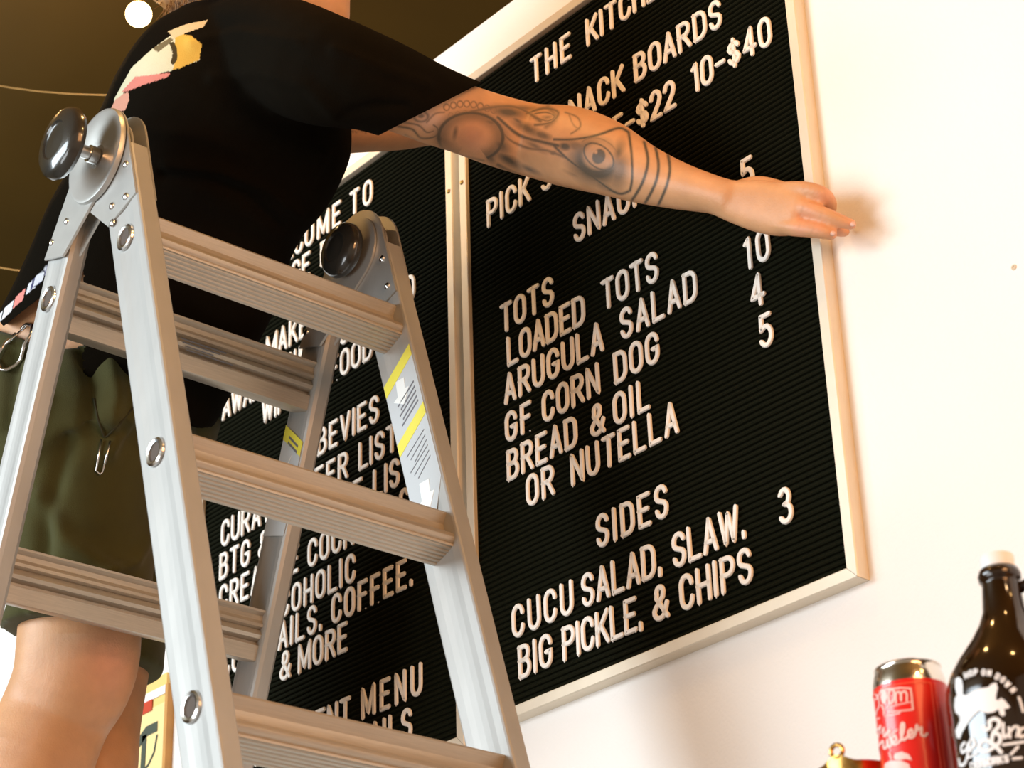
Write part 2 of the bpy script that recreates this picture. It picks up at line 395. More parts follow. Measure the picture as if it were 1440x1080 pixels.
FPROF = [(.016, 0), (.0105, .0005), (.0095, .0035), (.0125, .0065), (.0185, .012), (.0195, .020), (.0165, .0265), (.0095, .0295), (.0065, .033), (.0060, .038),
         (.0085, .0415), (.0115, .0425), (.0105, .0445), (.0115, .0465)]+rib+[(.047, .0475), (.0490, .045), (.0490, .004), (.0455, 0)]
BPROF = [(.016, 0), (.0095, .0005), (.0095, .003), (.0150, .0075), (.0140, .0130), (.0095, .0170), (.0090, .0205), (.0150, .0235), (.0110, .0265), (.0075, .030), (.0085, .0345),
         (.0170, .0385), (.0165, .0415), (.0095, .0425), (.0095, .0605), (.012, .062), (.040, .062), (.0430, .058), (.0430, .004), (.040, 0)]
def ring_end(P, D, Nn, d, n_):
    c = P+D*d+Nn*n_-A_*.0002
    mb = MB(); mb.lathe([(.0095, -.0005), (.0100, .0024), (.0128, .0030), (.0150, .0018), (.0156, -.0004)], c, -A_, 26); r = mb.build('rung_end', M['steel'], lad, smooth=True)
    mb = MB(); mb.lathe([(0, .0002), (.0100, .0004), (.0100, -.0005), (0, -.0006)], c, -A_, 22); mb.build('shade_disc', M['hole'], r)  # solid dark disc; shade inside the rung tube is put into its colour
k = 0
while .13+.305*k < LEN1-.1:
    rung(PF, D1, N1, .13+.305*k, FPROF)
    ring_end(PF, D1, N1, .155+.297*k, .033); k += 1
k = 0
while .1487+.305*k < LEN2-.1:
    rung(PB, D2, N2, .1487+.305*k, BPROF)
    ring_end(PB, D2, N2, .177+.305*k, .0235); k += 1
for P, D, Nn, L_, wd in ((PF, D1, N1, LEN1, .062), (PB, D2, N2, LEN2, .053)):
    for y0 in (0, LW):
        mb = MB(); mb.box(P+A_*(y0+TH/2)+Nn*wd/2+D*(L_-.01), (wd/2+.004, TH/2+.004, .03), np.array([Nn, A_, D])); mb.build('rubber_foot', M['rubber'], lad, bevel=.003)
PIV = PF+D1*.008+N1*.0575                       # hinge pivot (on plane of the near rail)
def plate_poly(P, D, Nn, n0, n1_, dend, r):
    pd, pn = (PIV-P)@D, (PIV-P)@Nn
    pts = []
    for k in range(41):
        a = 2*math.pi*k/40; pts.append((pn+r*math.cos(a), pd+r*math.sin(a)))
    pts += [(n0, dend), (n1_, dend), (n0+.012, dend+.012) if False else (n1_, dend)]
    # convex hull
    P2 = sorted(set((round(a, 6), round(b, 6)) for a, b in pts))
    def half(ps):
        h = []
        for p in ps:
            while len(h) > 1 and (h[-1][0]-h[-2][0])*(p[1]-h[-2][1])-(h[-1][1]-h[-2][1])*(p[0]-h[-2][0]) <= 0: h.pop()
            h.append(p)
        return h
    lo = half(P2); up = half(P2[::-1]); return lo[:-1]+up[:-1]
def hinge(y0, near):
    # cheek plates of the front leg, then of the back leg, both turning about the pivot
    h = MB(); pf = plate_poly(PF, D1, N1, .002, .060, .115, .0570)
    for yy in ((-.0016, TH-.0016) if near else (-.0016, TH-.002)):
        h.prism(pf, PF+A_*(y0+yy), N1, D1, A_*.0028)
    root = h.build('hinge', M['plate'], lad, smooth=True, bevel=.0006)
    b = MB(); pb = plate_poly(PB, D2, N2, .004, .050, .13, .045 if near else .047)
    b.prism(pb, PB+A_*(y0-(.0048 if near else .0048)), N2, D2, A_*.0030)
    b.prism(pb, PB+A_*(y0+TH*.5), N2, D2, A_*.0030)
    b.build('hinge_plate', M['plate'], root, smooth=True, bevel=.0006)
    c = PIV+A_*y0
    if near:
        dsk = MB(); dsk.lathe([(0, .0048), (.014, .0048), (.016, .006), (.040, .0060), (.052, .0092), (.0555, .0085), (.0570, .0050), (.0570, .0030), (0, .0030)], c, -A_, 56)
        dsk.build('hinge_disc', M['plate'], root, smooth=True)
        off = .037; R0 = .0425; th = .026; sh = 'steel'
    else: off = .008; R0 = .0350; th = .024; sh = 'steel'
    s = MB(); s.lathe([(0, 0), (.010, .003), (.010, off*.35), (.0075, off*.36), (.0075, off), (0, off)], c-A_*.003, -A_, 20); s.build('hinge_pin', M[sh], root, smooth=True)
    kn = MB(); kn.lathe([(0, 0), (R0*.40, 0), (R0*.55, .003), (R0*.93, .004), (R0, .009), (R0*.97, .016), (R0*.86, .0205), (R0*.55, .0235), (R0*.50, .0215), (R0*.2, .0225), (0, .0230)], c-A_*off, -A_, 48)
    kn.build('lock_knob', M['knob'], root, smooth=True)
    rv = [(.062, .012), (.095, .047), (.105, .020), (.118, .050)] if near else [(.055, .012), (.098, .014), (.100, .047)]
    for d, n_ in rv:
        mb = MB(); mb.lathe([(.0046, 0), (.0042, .0016), (.0026, .0028), (0, .0032)], PF+A_*y0+D1*d+N1*n_-A_*.0016, -A_, 14)
        mb.build('rivet', M['steel'], root, smooth=True)
    for d, n_ in ((.088, .014), (.11, .040)):
        mb = MB(); mb.lathe([(.0042, 0), (.0038, .0014), (.0024, .0024), (0, .0028)], PB+A_*y0+D2*d+N2*n_-A_*(.0048 if near else .0048), -A_, 14)
        mb.build('rivet', M['steel'], root, smooth=True)
hinge(0, True); hinge(LW, False)
# warning labels on the inner faces of the far rails
def sticker(P, D, Nn, y0, quads, name, parent):
    mb = MB()
    mats = [M['sticker'], M['sticker_y'], M['sticker_w'], M['ink']]
    for mi, poly, lift in quads:
        mb.cur = mi; o = P+A_*(y0-lift); mb.prism(poly, o, Nn, D, A_*.0003)
    return mb.build(name, mats, parent)
def skew(n0, n1_, d, h, s): return [(n1_, d+s*(n1_)), (n0, d+s*n0), (n0, d+h+s*n0), (n1_, d+h+s*n1_)]
w0, w1 = .002, .060; q = []
q.append((0, [(w0+.001, .205), (w1-.001, .227), (w1-.001, .450), (w0+.02, .425), (w0+.001, .390)], .0005))
sk = 1.05
for d in (.198, .285): q.append((1, [(w0+.001, d), (w1-.001, d+.022), (w1-.001, d+.039), (w0+.001, d+.016)], .0009))
def arrow(cn, cd, s): return [(cn-.010*s, cd-.012*s), (cn+.004*s, cd-.016*s), (cn+.006*s, cd+.004*s), (cn+.014*s, cd+.006*s), (cn-.001*s, cd+.020*s), (cn-.014*s, cd+.004*s), (cn-.008*s, cd+.002*s)]
q.append((2, arrow(.034, .245, 1.05), .0009)); q.append((2, arrow(.034, .395, 1.15), .0009))
for j in range(5):
    q.append((3, [(.010, .248+j*.007), (.044-.004*(j % 2), .260+j*.007), (.044-.004*(j % 2), .2622+j*.007), (.010, .2502+j*.007)], .0009))
for j in range(6):
    q.append((3, [(.012, .318+j*.0075), (.048-.005*(j % 3), .331+j*.0075), (.048-.005*(j % 3), .3322+j*.0075), (.012, .3192+j*.0075)], .0009))
sticker(PF, D1, N1, LW, q, 'warning_label', FR[1])
q = [(0, [(.004, .2560), (.049, .2260), (.049, .3640), (.004, .3640)], .0005), (1, [(.004, .2490), (.049, .2260), (.049, .2440), (.004, .2670)], .0009),
     (2, [(.022, .2640), (.030, .2860), (.014, .2990), (.016, .3140), (.030, .3360), (.044, .3090), (.036, .3020), (.040, .2860), (.031, .2820)], .0009)]
for j in range(2): q.append((3, [(.012, .2530+j*.007), (.036, .2400+j*.007), (.036, .2430+j*.007), (.012, .2560+j*.007)], .0012))
sticker(PB, D2, N2, LW, q, 'warning_label', BR[1])
# fine print on the front of the top back rung
mb = MB()
for blk, a0, a1 in ((0, .095, .145), (1, .162, .225)):
    for j in range(4):
        e1 = a1-.012*((j*7+blk*3) % 3)
        mb.box(PB+D2*(.1487+.0265+j*.0036)+N2*(.0068 if j < 3 else .0078)+A_*(a0+.004*j+e1)/2+A_*.004*j*.5, ((.0003), (e1-a0)/2, .0007), np.array([N2, A_, D2]))
mb.build('fine_print', M['ink'], lad)

# ------------------------------------------------------------------ string light
p0 = at(195, 20, -.20)
sl = thing('string_light', 'glowing round bulb on a string light cord, top left above the ladder', 'lamp', p0)
R_b = 18.3*px(p0)[2]/FPX
mb = MB(); mb.lathe([(R_b*math.sin(a), -R_b*math.cos(a)) for a in np.linspace(0, math.pi*.90, 16)], p0, V(0, 0, 1), 28); mb.build('bulb', M['bulb'], sl, smooth=2)
mb = MB(); mb.lathe([(R_b*.42, R_b*.86), (R_b*.46, R_b*1.0), (R_b*.5, R_b*2.2), (R_b*.3, R_b*2.5), (0, R_b*2.5)], p0, V(0, 0, 1), 18); mb.build('socket', M['socket'], sl, smooth=True)
top = p0+V(0, 0, R_b*2.5)
def cord(pts, r=.0022):
    b = MB(); ps = []
    for i in range(len(pts)-1):
        a, c = V(*pts[i]), V(*pts[i+1])
        for t in np.linspace(0, 1, 9)[:-1]: p = a+(c-a)*t; p[2] -= .05*4*t*(1-t)*np.linalg.norm(c-a)*.5; ps.append(p)
    ps.append(V(*pts[-1])); b.tube(ps, r, 6); return b
q0, q1 = at(60, -70, -.25), at(290, 45, -.16)
cord([q0, top, q1, at(380, 110, .02)]).build('cord', M['wire'], sl, smooth=True)
for i, (a, b_, lb) in enumerate((((-60, 108), (300, 124), 'thin cord stretched level across the dark ceiling below the bulb'), ((-60, 364), (300, 378), 'thin cord by the left edge behind the man, below the other cord'))):
    c = cord([at(*a, -.12), at(*b_, -.10)], .0008); o = c.build('hanging_cord', mat('cord_painted_lit', (.62, .36, .12), .5), smooth=True)  # lamp glow on these cords is put into their pale orange colour
    tag(o, lb, 'cord')

# ------------------------------------------------------------------ poster low on the wall, left of the boards
pc = V(-.84, WY, .08)
po = thing('wall_poster', 'yellow poster low on the white wall, seen beside the man\'s leg', 'poster', pc)
x0, x1, z0, z1 = -.99, -.704, -.12, .268
mb = MB(); mb.box(((x0+x1)/2, WY-.004, (z0+z1)/2), ((x1-x0)/2, .004, (z1-z0)/2)); mb.build('poster_panel', M['poster'], po)
mb = MB(); mb.box(((x0+x1)/2, WY-.0084, (z0+.232)/2-.004), ((x1-x0)/2-.002, .0003, (.232-z0)/2-.004)); mb.build('printed_field', M['posterl'], po)
mb = MB(); mb.box(((x0+x1)/2, WY-.0092, .243), ((x1-x0)/2-.001, .0003, .0065)); mb.build('white_band', M['print_w'], po)
mb = MB(); mb.box((-.800, WY-.0098, .2285), (.062, .0003, .0085)); mb.build('red_block', M['poster_r'], po)
mb = MB()
P3p = lambda x, y, h: (x, WY-.0092-h, y)
flat = [(-1, 0), (-1, .0003), (1, .0003), (1, 0)]
sweep(mb, [(-.795, .155), (-.775, .178), (-.750, .192), (-.722, .192)], .0075, flat, P3p, caps=False)
sweep(mb, [(-.798, .148), (-.780, .136), (-.757, .134), (-.742, .140), (-.728, .155), (-.722, .178)], .0018, flat, P3p)
sweep(mb, [(-.756, .188), (-.757, .136)], .0060, flat, P3p, caps=False)
mb.build('emblem', M['poster_g'], po)
tr = MB(); tr.box((x1+.007, WY-.006, (z0+z1)/2-.02), (.0035, .006, (z1-z0)/2+.0)); tr.build('edge_strip', M['wood'], po)

# small filled nail hole on the wall at the far right
w_ = at(1426, 376, WY); mb = MB(); mb.lathe([(.0032, 0), (.0030, .0008), (.0014, .0010), (.0010, .0002), (0, .0002)], w_, V(0, -1, 0), 12)
tag(mb.build('wall_plug', mat('beige_plug', (.62, .52, .38), .7), smooth=True), 'tiny beige wall plug in the bare white wall far right', 'wall plug')

# ------------------------------------------------------------------ shelf, growler, can, brass ornament
SHZ = -.400
sh = thing('wall_shelf', 'wooden wall shelf under the bottle and the can', 'shelf', (1.05, -.1, SHZ))
mb = MB(); mb.box((1.10, -.175, SHZ-.015), (.42, .19, .015)); mb.build('shelf_board', M['shelf'], sh, bevel=.002)
for x in (.80, 1.38):
    mb = MB(); mb.prism([(0, 0), (.26, 0), (.26, .012), (.02, .20), (0, .20)], (x, WY, SHZ-.03), V(0, -1, 0), V(0, 0, -1), V(.02, 0, 0)); mb.build('bracket', M['shelf'], sh)
def cyl_print(mb, cx, cy, r, ang0, zc):
    """returns P3 for flat artwork wrapped round an upright cylinder; ang0 = bearing of x = 0"""
    def P3(x, y, h):
        a = ang0+x/r; rr = r+.0004+h; return (cx+rr*math.cos(a), cy+rr*math.sin(a), zc+y)
    return P3
flat = [(-1, 0), (-.9, .0003), (.9, .0003), (1, 0)]
def wrap_poly(mb, pts, P3, cell=.004):
    """fills a 2D outline with a triangulated patch that follows the surface"""
    bm = bmesh.new(); vs = [bm.verts.new((x, y, 0)) for x, y in pts]; f = bm.faces.new(vs)
    xs = [p[0] for p in pts]; k = min(xs)+cell
    while k < max(xs):
        bmesh.ops.bisect_plane(bm, geom=bm.verts[:]+bm.edges[:]+bm.faces[:], plane_co=(k, 0, 0), plane_no=(1, 0, 0)); k += cell
    bmesh.ops.triangulate(bm, faces=bm.faces[:]); bm.verts.index_update()
    mb.add([P3(v.co.x, v.co.y, .0002) for v in bm.verts], [[v.index for v in f.verts] for f in bm.faces]); bm.free()
def text_flat(mb, s, x, y, h, sw, P3, gap=None, rot=0.0, slant=0.0):
    for c in s:
        if c == ' ': x += h*.4; continue
        paths, w_ = stroke_path(c, h, sw)
        for p in paths: sweep(mb, [(x+a+slant*b, y+b) for a, b in p], sw/2, flat, P3)
        x += w_+(gap if gap is not None else h*.16)
    return x
def loc_at(x, y, depth):
    d = RC.T @ V((x-720)/FPX, (y-540)/FPX, 1.0); return CC+d*depth
# growler
g0 = loc_at(1404, 800, 1.72); gx_, gy_ = g0[0], g0[1]
gr = thing('growler_bottle', 'dark amber glass growler with white rabbit print, right of the red can', 'bottle', (gx_, gy_, SHZ))
H_ = g0[2]-SHZ; RB = .0535
gb = [(0, 0), (RB*.9, 0), (RB*.985, .004), (RB, .012), (RB, H_-.108), (RB*.985, H_-.098), (RB*.90, H_-.086), (RB*.76, H_-.074), (RB*.56, H_-.060), (RB*.40, H_-.047), (RB*.315, H_-.036), (RB*.285, H_-.022), (RB*.270, H_-.014),
      (RB*.27, H_-.012), (RB*.305, H_-.0105), (RB*.315, H_-.006), (RB*.29, H_-.002), (.011, H_-.002), (.011, H_+.004), (0, H_+.004)]
mb = MB(); mb.lathe(gb, (gx_, gy_, SHZ), n=72); body = mb.build('glass_body', M['glass'], gr, smooth=2)
mb = MB(); mb.lathe([(.0118, H_-.001), (.0132, H_), (.0134, H_+.009), (.0125, H_+.0105), (0, H_+.0110)], (gx_, gy_, SHZ), n=40); mb.build('screw_cap', M['cap'], gr, smooth=True)
tocam = math.atan2(CC[1]-gy_, CC[0]-gx_); rt = tocam+math.pi/2      # direction to the right in the picture
ax_r = V(math.cos(rt), math.sin(rt), 0); ax_f = V(math.cos(tocam), math.sin(tocam), 0)
hp = []
for dx, dz in ((.012, -.019), (.022, -.0145), (.031, -.017), (.034, -.026), (.030, -.038), (.026, -.050), (.024, -.062), (.026, -.070)):
    hp.append(V(gx_, gy_, g0[2]+dz)+(ax_r*.94-ax_f*.05)*dx)
mb = MB(); mb.tube(hp, [.0045, .0048, .0050, .0050, .0046, .0044, .0046, .005], 12); mb.build('loop_handle', M['glass'], gr, smooth=2)
art = MB(); P3 = cyl_print(art, gx_, gy_, RB, tocam, SHZ)
# artwork coordinates: metres right of the bottle's middle and up from its foot, taken from picture offsets
def on_cyl(x, y, cx, cy, r_, a0):
    d = RC.T @ V((x-720)/FPX, (y-540)/FPX, 1.0); o = CC[:2]-V(cx, cy); dd = d[:2]
    A, B, C_ = dd@dd, 2*(o@dd), o@o-(r_*1.004)**2; q_ = B*B-4*A*C_
    t = (-B-math.sqrt(max(q_, 0)))/(2*A); P = CC+d*t
    a = math.atan2(P[1]-cy, P[0]-cx)-a0; a = (a+math.pi) % (2*math.pi)-math.pi
    return (a*r_, P[2]-SHZ)
def ga(pxx, pyy):
    return on_cyl(pxx, pyy, gx_, gy_, RB, tocam)
def gpx(pts): return [ga(*p) for p in pts]
Cg = lambda u, v: (1330+u/6.745, 920+v/6.745)
rabbit = [(95, 235), (125, 215), (155, 240), (165, 300), (165, 385), (200, 390), (260, 355), (330, 325), (400, 315), (440, 280), (480, 270), (495, 320), (480, 380), (475, 430), (500, 440), (525, 415), (560, 440), (610, 500), (585, 520), (555, 515), (565, 570), (545, 590), (515, 575), (500, 520), (460, 550), (400, 560), (350, 545), (325, 530), (280, 570), (235, 620), (190, 690), (155, 750), (140, 800), (110, 795), (95, 730), (110, 690), (135, 640), (135, 590), (95, 550), (85, 500), (90, 420), (110, 390), (92, 310)]
wrap_poly(art, gpx([Cg(*p) for p in rabbit]), P3)
def smooth2(pts):
    P = [V(*p) for p in pts]; out = []
    if len(P) < 3: return pts
    for i in range(len(P)-1):
        p0, p1, p2, p3 = P[max(i-1, 0)], P[i], P[i+1], P[min(i+2, len(P)-1)]
        for t in (0, .25, .5, .75): out.append(tuple(.5*((2*p1)+(-p0+p2)*t+(2*p0-5*p1+4*p2-p3)*t*t+(-p0+3*p1-3*p2+p3)*t**3)))
    return out+[tuple(P[-1])]
def gs(pts, wpx, closed=False, curvy=True):
    q_ = gpx([Cg(*p) for p in (smooth2(pts) if curvy and wpx > 24 else pts)]); sweep(art, q_, wpx/6.745*.5*1.66/FPX, flat, P3)
def small(s, u, v, h, ang, wpx):   # small capitals placed one by one along a curve (crop coordinates)
    st, wd = FONT[s]; c, sn = math.cos(ang), math.sin(ang)
    for p in st: gs([(u+(x*wd*h)*c+((1-y)*h)*-sn*1.0, v+(x*wd*h)*sn+((1-y)*h)*c) for x, y in p], wpx)
for ch, u, v, a in (('H', 178, 180, -.20), ('O', 222, 160, -.16), ('P', 272, 148, -.1), ('O', 348, 148, .05), ('N', 405, 152, .15), ('D', 490, 185, .45), ('O', 545, 215, .6), ('W', 590, 258, .75), ('N', 650, 315, .9)):
    small(ch, u, v, 48, a, 17)
gs([(695, 410), (715, 470), (735, 545)], 22)
# script lettering
gs([(360, 695), (385, 720), (420, 690), (415, 640), (460, 615), (505, 635), (500, 690), (455, 740), (440, 800), (430, 850)], 40)
gs([(455, 740), (510, 770), (515, 830), (460, 880), (390, 920), (330, 900), (325, 850), (380, 815), (450, 850), (500, 900), (525, 930)], 38)
gs([(545, 660), (545, 740), (560, 790), (595, 760)], 30); gs([(600, 700), (610, 790)], 26); gs([(610, 740), (650, 690), (690, 700), (675, 780)], 26)
gs([(740, 700), (700, 730), (710, 785), (750, 770)], 26)
gs([(180, 840), (150, 880), (160, 930), (200, 900), (215, 850), (210, 960), (180, 1040), (140, 1050), (130, 1000)], 34)
gs([(235, 900), (280, 860), (255, 800), (225, 850), (240, 920)], 28)
gs([(545, 860), (742, 832)], 26); gs([(215, 985), (300, 940)], 22); gs([(620, 950), (685, 880)], 26); gs([(640, 992), (718, 985)], 26)
for ch, u, v in (('D', 236, 1035), ('E', 285, 1022), ('R', 325, 1012), ('W', 362, 1002), ('O', 405, 990), ('R', 452, 982), ('K', 500, 975), ('S', 555, 965)):
    small(ch, u, v, 60, -.14, 20)
art.build('rabbit_print', M['print_w'], body)
# red can
c0 = loc_at(1283, 1000, 1.74); cx_, cy_ = c0[0], c0[1]
ca = thing('drink_can', 'red printed drink can left of the dark growler bottle', 'can', (cx_, cy_, SHZ))
HC = loc_at(1283, 932, 1.74)[2]-SHZ; RCAN = .0292
tocam = math.atan2(CC[1]-cy_, CC[0]-cx_); rt = tocam+math.pi/2; ax_r2 = V(math.cos(rt), math.sin(rt), 0)
mb = MB(); mb.lathe([(0, .004), (.020, .002), (.022, 0), (.026, .004), (RCAN, .010), (RCAN, HC-.0165)], (cx_, cy_, SHZ), n=64); sleeve = mb.build('printed_sleeve', M['canred'], ca, smooth=True)
mb = MB(); mb.lathe([(RCAN, HC-.0165), (RCAN*.995, HC-.013), (RCAN*.955, HC-.007), (RCAN*.90, HC-.003), (RCAN*.90, HC-.001), (RCAN*.925, HC), (RCAN*.90, HC+.001), (RCAN*.86, HC-.0005), (RCAN*.84, HC-.005), (0, HC-.005)], (cx_, cy_, SHZ), n=64); mb.build('can_lid', M['canmetal'], ca, smooth=True)
art = MB(); P3 = cyl_print(art, cx_, cy_, RCAN, tocam, SHZ)
def cpx(u, v):
    return on_cyl(1220+u/6.35, 910+v/6.35, cx_, cy_, RCAN, tocam)
def cs_(pts, wpx): sweep(art, [cpx(*p) for p in (smooth2(pts) if wpx > 17 else pts)], wpx/6.35*.5*1.70/FPX, flat, P3)
cs_([(75, 425), (95, 440), (130, 380), (200, 375), (300, 365), (385, 370), (395, 450), (405, 555)], 16)
cs_([(75, 600), (200, 580), (300, 570), (405, 560)], 12); cs_([(90, 640), (180, 615), (290, 590)], 12)
wrap_poly(art, [cpx(*p) for p in ((125, 395), (145, 375), (175, 400), (180, 450), (165, 510), (135, 500), (120, 450))], P3, .003)
cs_([(195, 400), (215, 380), (240, 400), (235, 470), (205, 505), (190, 450), (195, 400)], 22)
cs_([(255, 500), (255, 420), (280, 400), (300, 430), (300, 480), (300, 420), (330, 395), (350, 420), (350, 480)], 20)
cs_([(180, 540), (280, 515), (385, 490)], 10)
cs_([(75, 470), (100, 450), (110, 520), (80, 590)], 16); cs_([(130, 520), (150, 560), (150, 600)], 18)
cs_([(80, 760), (105, 725), (120, 710), (100, 800)], 22); cs_([(130, 770), (150, 720), (150, 800), (175, 760), (170, 800)], 18)
cs_([(180, 770), (210, 755), (195, 735), (180, 770), (200, 795), (230, 770), (265, 740)], 16)
cs_([(95, 870), (110, 940), (100, 900), (140, 840), (150, 900), (175, 890), (180, 830), (195, 890), (215, 870), (205, 810)], 26)
cs_([(225, 850), (260, 830), (245, 790), (222, 820), (240, 870), (290, 840), (320, 760), (325, 690), (305, 690), (300, 780), (320, 830), (360, 800)], 24)
cs_([(365, 790), (400, 770), (390, 735), (365, 760), (375, 810), (420, 790), (440, 700), (450, 740), (480, 720), (480, 780), (510, 795), (530, 775)], 24)
wrap_poly(art, [cpx(*p) for p in ((235, 985), (250, 950), (310, 935), (370, 960), (400, 1010), (340, 1000), (290, 1010), (250, 1005))], P3, .003)
wrap_poly(art, [cpx(*p) for p in ((150, 1110), (160, 1040), (210, 1015), (300, 1015), (370, 1045), (390, 1110))], P3, .003)
cs_([(215, 1000), (200, 945)], 16)
art.build('can_print', M['canpink'], sleeve)
ln = MB(); P3l = cyl_print(ln, cx_, cy_, RCAN, tocam, SHZ)
xr = cpx(560, 300)[0]
for x_ in (xr, xr+.0035): sweep(ln, [(x_, .02), (x_, HC-.0205)], .00045, flat, P3l)
sweep(ln, [(x, HC-.0205) for x in np.linspace(-.044, xr, 14)], .0005, flat, P3l)
ln.build('pinstripe', mat('bright_red_line', (.95, .12, .06), .4), sleeve)
# brass ornament
b0 = loc_at(1200, 1072, 1.78); bx, by = b0[0], b0[1]
br = thing('brass_ornament', 'ornate brass crown-like ornament at the bottom edge, left of the red can', 'ornament', (bx, by, SHZ))
HB = b0[2]-SHZ; RR = .030
mb = MB(); nseg = 60; lo = []; hi = []; rows = []
for (r_, z_) in ((.020, 0), (.022, .004), (.012, .012), (.010, .03), (.016, .045), (RR*.9, HB-.026), (RR, HB-.012)):
    rows.append([(bx+r_*math.cos(a), by+r_*math.sin(a), SHZ+z_) for a in np.linspace(0, 2*math.pi, nseg, endpoint=False)])
edge = []; inner = []
PH = math.atan2(CC[1]-by, CC[0]-bx)
for a in np.linspace(0, 2*math.pi, nseg, endpoint=False):
    lug = max(0, math.cos((a-PH)*3+1.2))**2.2; z_ = HB-.008+.006*lug
    edge.append((bx+(RR+.003)*math.cos(a), by+(RR+.003)*math.sin(a), SHZ+z_)); inner.append((bx+(RR-.001)*math.cos(a), by+(RR-.001)*math.sin(a), SHZ+z_-.001))
rows += [edge, inner, [(bx+RR*.7*math.cos(a), by+RR*.7*math.sin(a), SHZ+HB-.03) for a in np.linspace(0, 2*math.pi, nseg, endpoint=False)]]
mb.rings(rows); cup = mb.build('brass_cup', M['brass'], br, smooth=True)
for k_ in range(3):
    a = PH+(-1.2+2*math.pi*k_)/3; c = V(bx+(RR+.001)*math.cos(a), by+(RR+.001)*math.sin(a), SHZ+HB+.0015); tx = V(-math.sin(a), math.cos(a), 0)
    mb = MB(); mb.tube([c+.0052*(tx*math.cos(t)+V(0, 0, 1)*math.sin(t)) for t in np.linspace(0, 2*math.pi, 20, endpoint=False)], .0019, 8, closed=True); mb.build('loop_lug', M['brass'], cup, smooth=2)

# ------------------------------------------------------------------ the man
BACKV = -VIEW
def chain(mb, spec, n=44, sub=4, ref=None, endround=True, power=2.0):
    """smooth body segment. spec rows: (point, half width seen from the room, half depth)"""
    P = [np.asarray(s[0], float) for s in spec]; Aw = [s[1] for s in spec]; Bw = [s[2] for s in spec]
    def cr(a, t, i):
        p0, p1, p2, p3 = a[max(i-1, 0)], a[i], a[i+1], a[min(i+2, len(a)-1)]
        return .5*((2*p1)+(-p0+p2)*t+(2*p0-5*p1+4*p2-p3)*t*t+(-p0+3*p1-3*p2+p3)*t**3)
    pts, wa, wb = [], [], []
    for i in range(len(P)-1):
        for k in range(sub):
            t = k/sub; pts.append(cr(P, t, i)); wa.append(cr(Aw, t, i)); wb.append(cr(Bw, t, i))
    pts.append(P[-1]); wa.append(Aw[-1]); wb.append(Bw[-1])
    rs = []
    ref = BACKV if ref is None else N(ref)
    for i, p in enumerate(pts):
        t = N(pts[min(i+1, len(pts)-1)]-pts[max(i-1, 0)]); b = N(ref-t*(ref@t)); a = np.cross(t, b)
        def ring(c, s):
            out = []
            for x in np.linspace(0, 2*math.pi, n, endpoint=False):
                cx, sx = math.cos(x), math.sin(x); e = 2/power
                out.append(c+s*(a*wa[i]*math.copysign(abs(cx)**e, cx)+b*wb[i]*math.copysign(abs(sx)**e, sx)))
            return out
        if i == 0 and endround:
            for s in (25, 55, 75): rs.append(ring(p-t*min(wa[0], wb[0])*math.cos(math.radians(s))*.9, math.sin(math.radians(s))))
        rs.append(ring(p, 1))
        if i == len(pts)-1 and endround:
            for s in (75, 55, 25): rs.append(ring(p+t*min(wa[-1], wb[-1])*math.cos(math.radians(s))*.9, math.sin(math.radians(s))))
    mb.rings(rs)
def S(x, y, Y, wpx, depth):
    p = at(x, y, Y); return (p, rad(wpx, p), depth)
def remesh(mb, name, voxel, smooth_it, mats, parent, displace=None):
    o = mb.build(name, mats)
    md = o.modifiers.new('r', 'REMESH'); md.mode = 'VOXEL'; md.voxel_size = voxel; md.use_smooth_shade = True
    if smooth_it: sm = o.modifiers.new('s', 'SMOOTH'); sm.factor = .5; sm.iterations = smooth_it
    dg = bpy.context.evaluated_depsgraph_get(); me = bpy.data.meshes.new_from_object(o.evaluated_get(dg))
    bpy.data.objects.remove(o)
    o = bpy.data.objects.new(name, me); COL.objects.link(o)
    me.polygons.foreach_set('use_smooth', [True]*len(me.polygons))
    if parent is not None: adopt(o, parent)
    return o
def coords(me):
    a = np.empty(len(me.vertices)*3, np.float32); me.vertices.foreach_get('co', a); return a.reshape(-1, 3).astype(float)
def normals(me):
    a = np.empty(len(me.vertices)*3, np.float32); me.vertices.foreach_get('normal', a); return a.reshape(-1, 3).astype(float)
def setcol(me, name, c):
    at_ = me.color_attributes.new(name, 'FLOAT_COLOR', 'POINT')
    a = np.ones((len(c), 4), np.float32); a[:, :3] = c; at_.data.foreach_set('color', a.ravel())

man = thing('person', 'man in black printed t-shirt and olive shorts straightening the right letter board', 'person', at(60, 1080, -.40)*V(1, 1, 0)+V(0, 0, FLOOR))
mb = MB()
YT = -.38
# torso
chain(mb, [S(110, 560, -.395, 290, .10), S(156, 476, -.385, 306, .105), S(225, 360, YT, 265, .10), S(280, 250, YT, 280, .105), S(330, 160, YT, 290, .11), S(380, 85, YT, 190, .085), S(415, 35, YT, 110, .055)], ref=BACKV)
neckb, headc = at(425, 10, YT), None
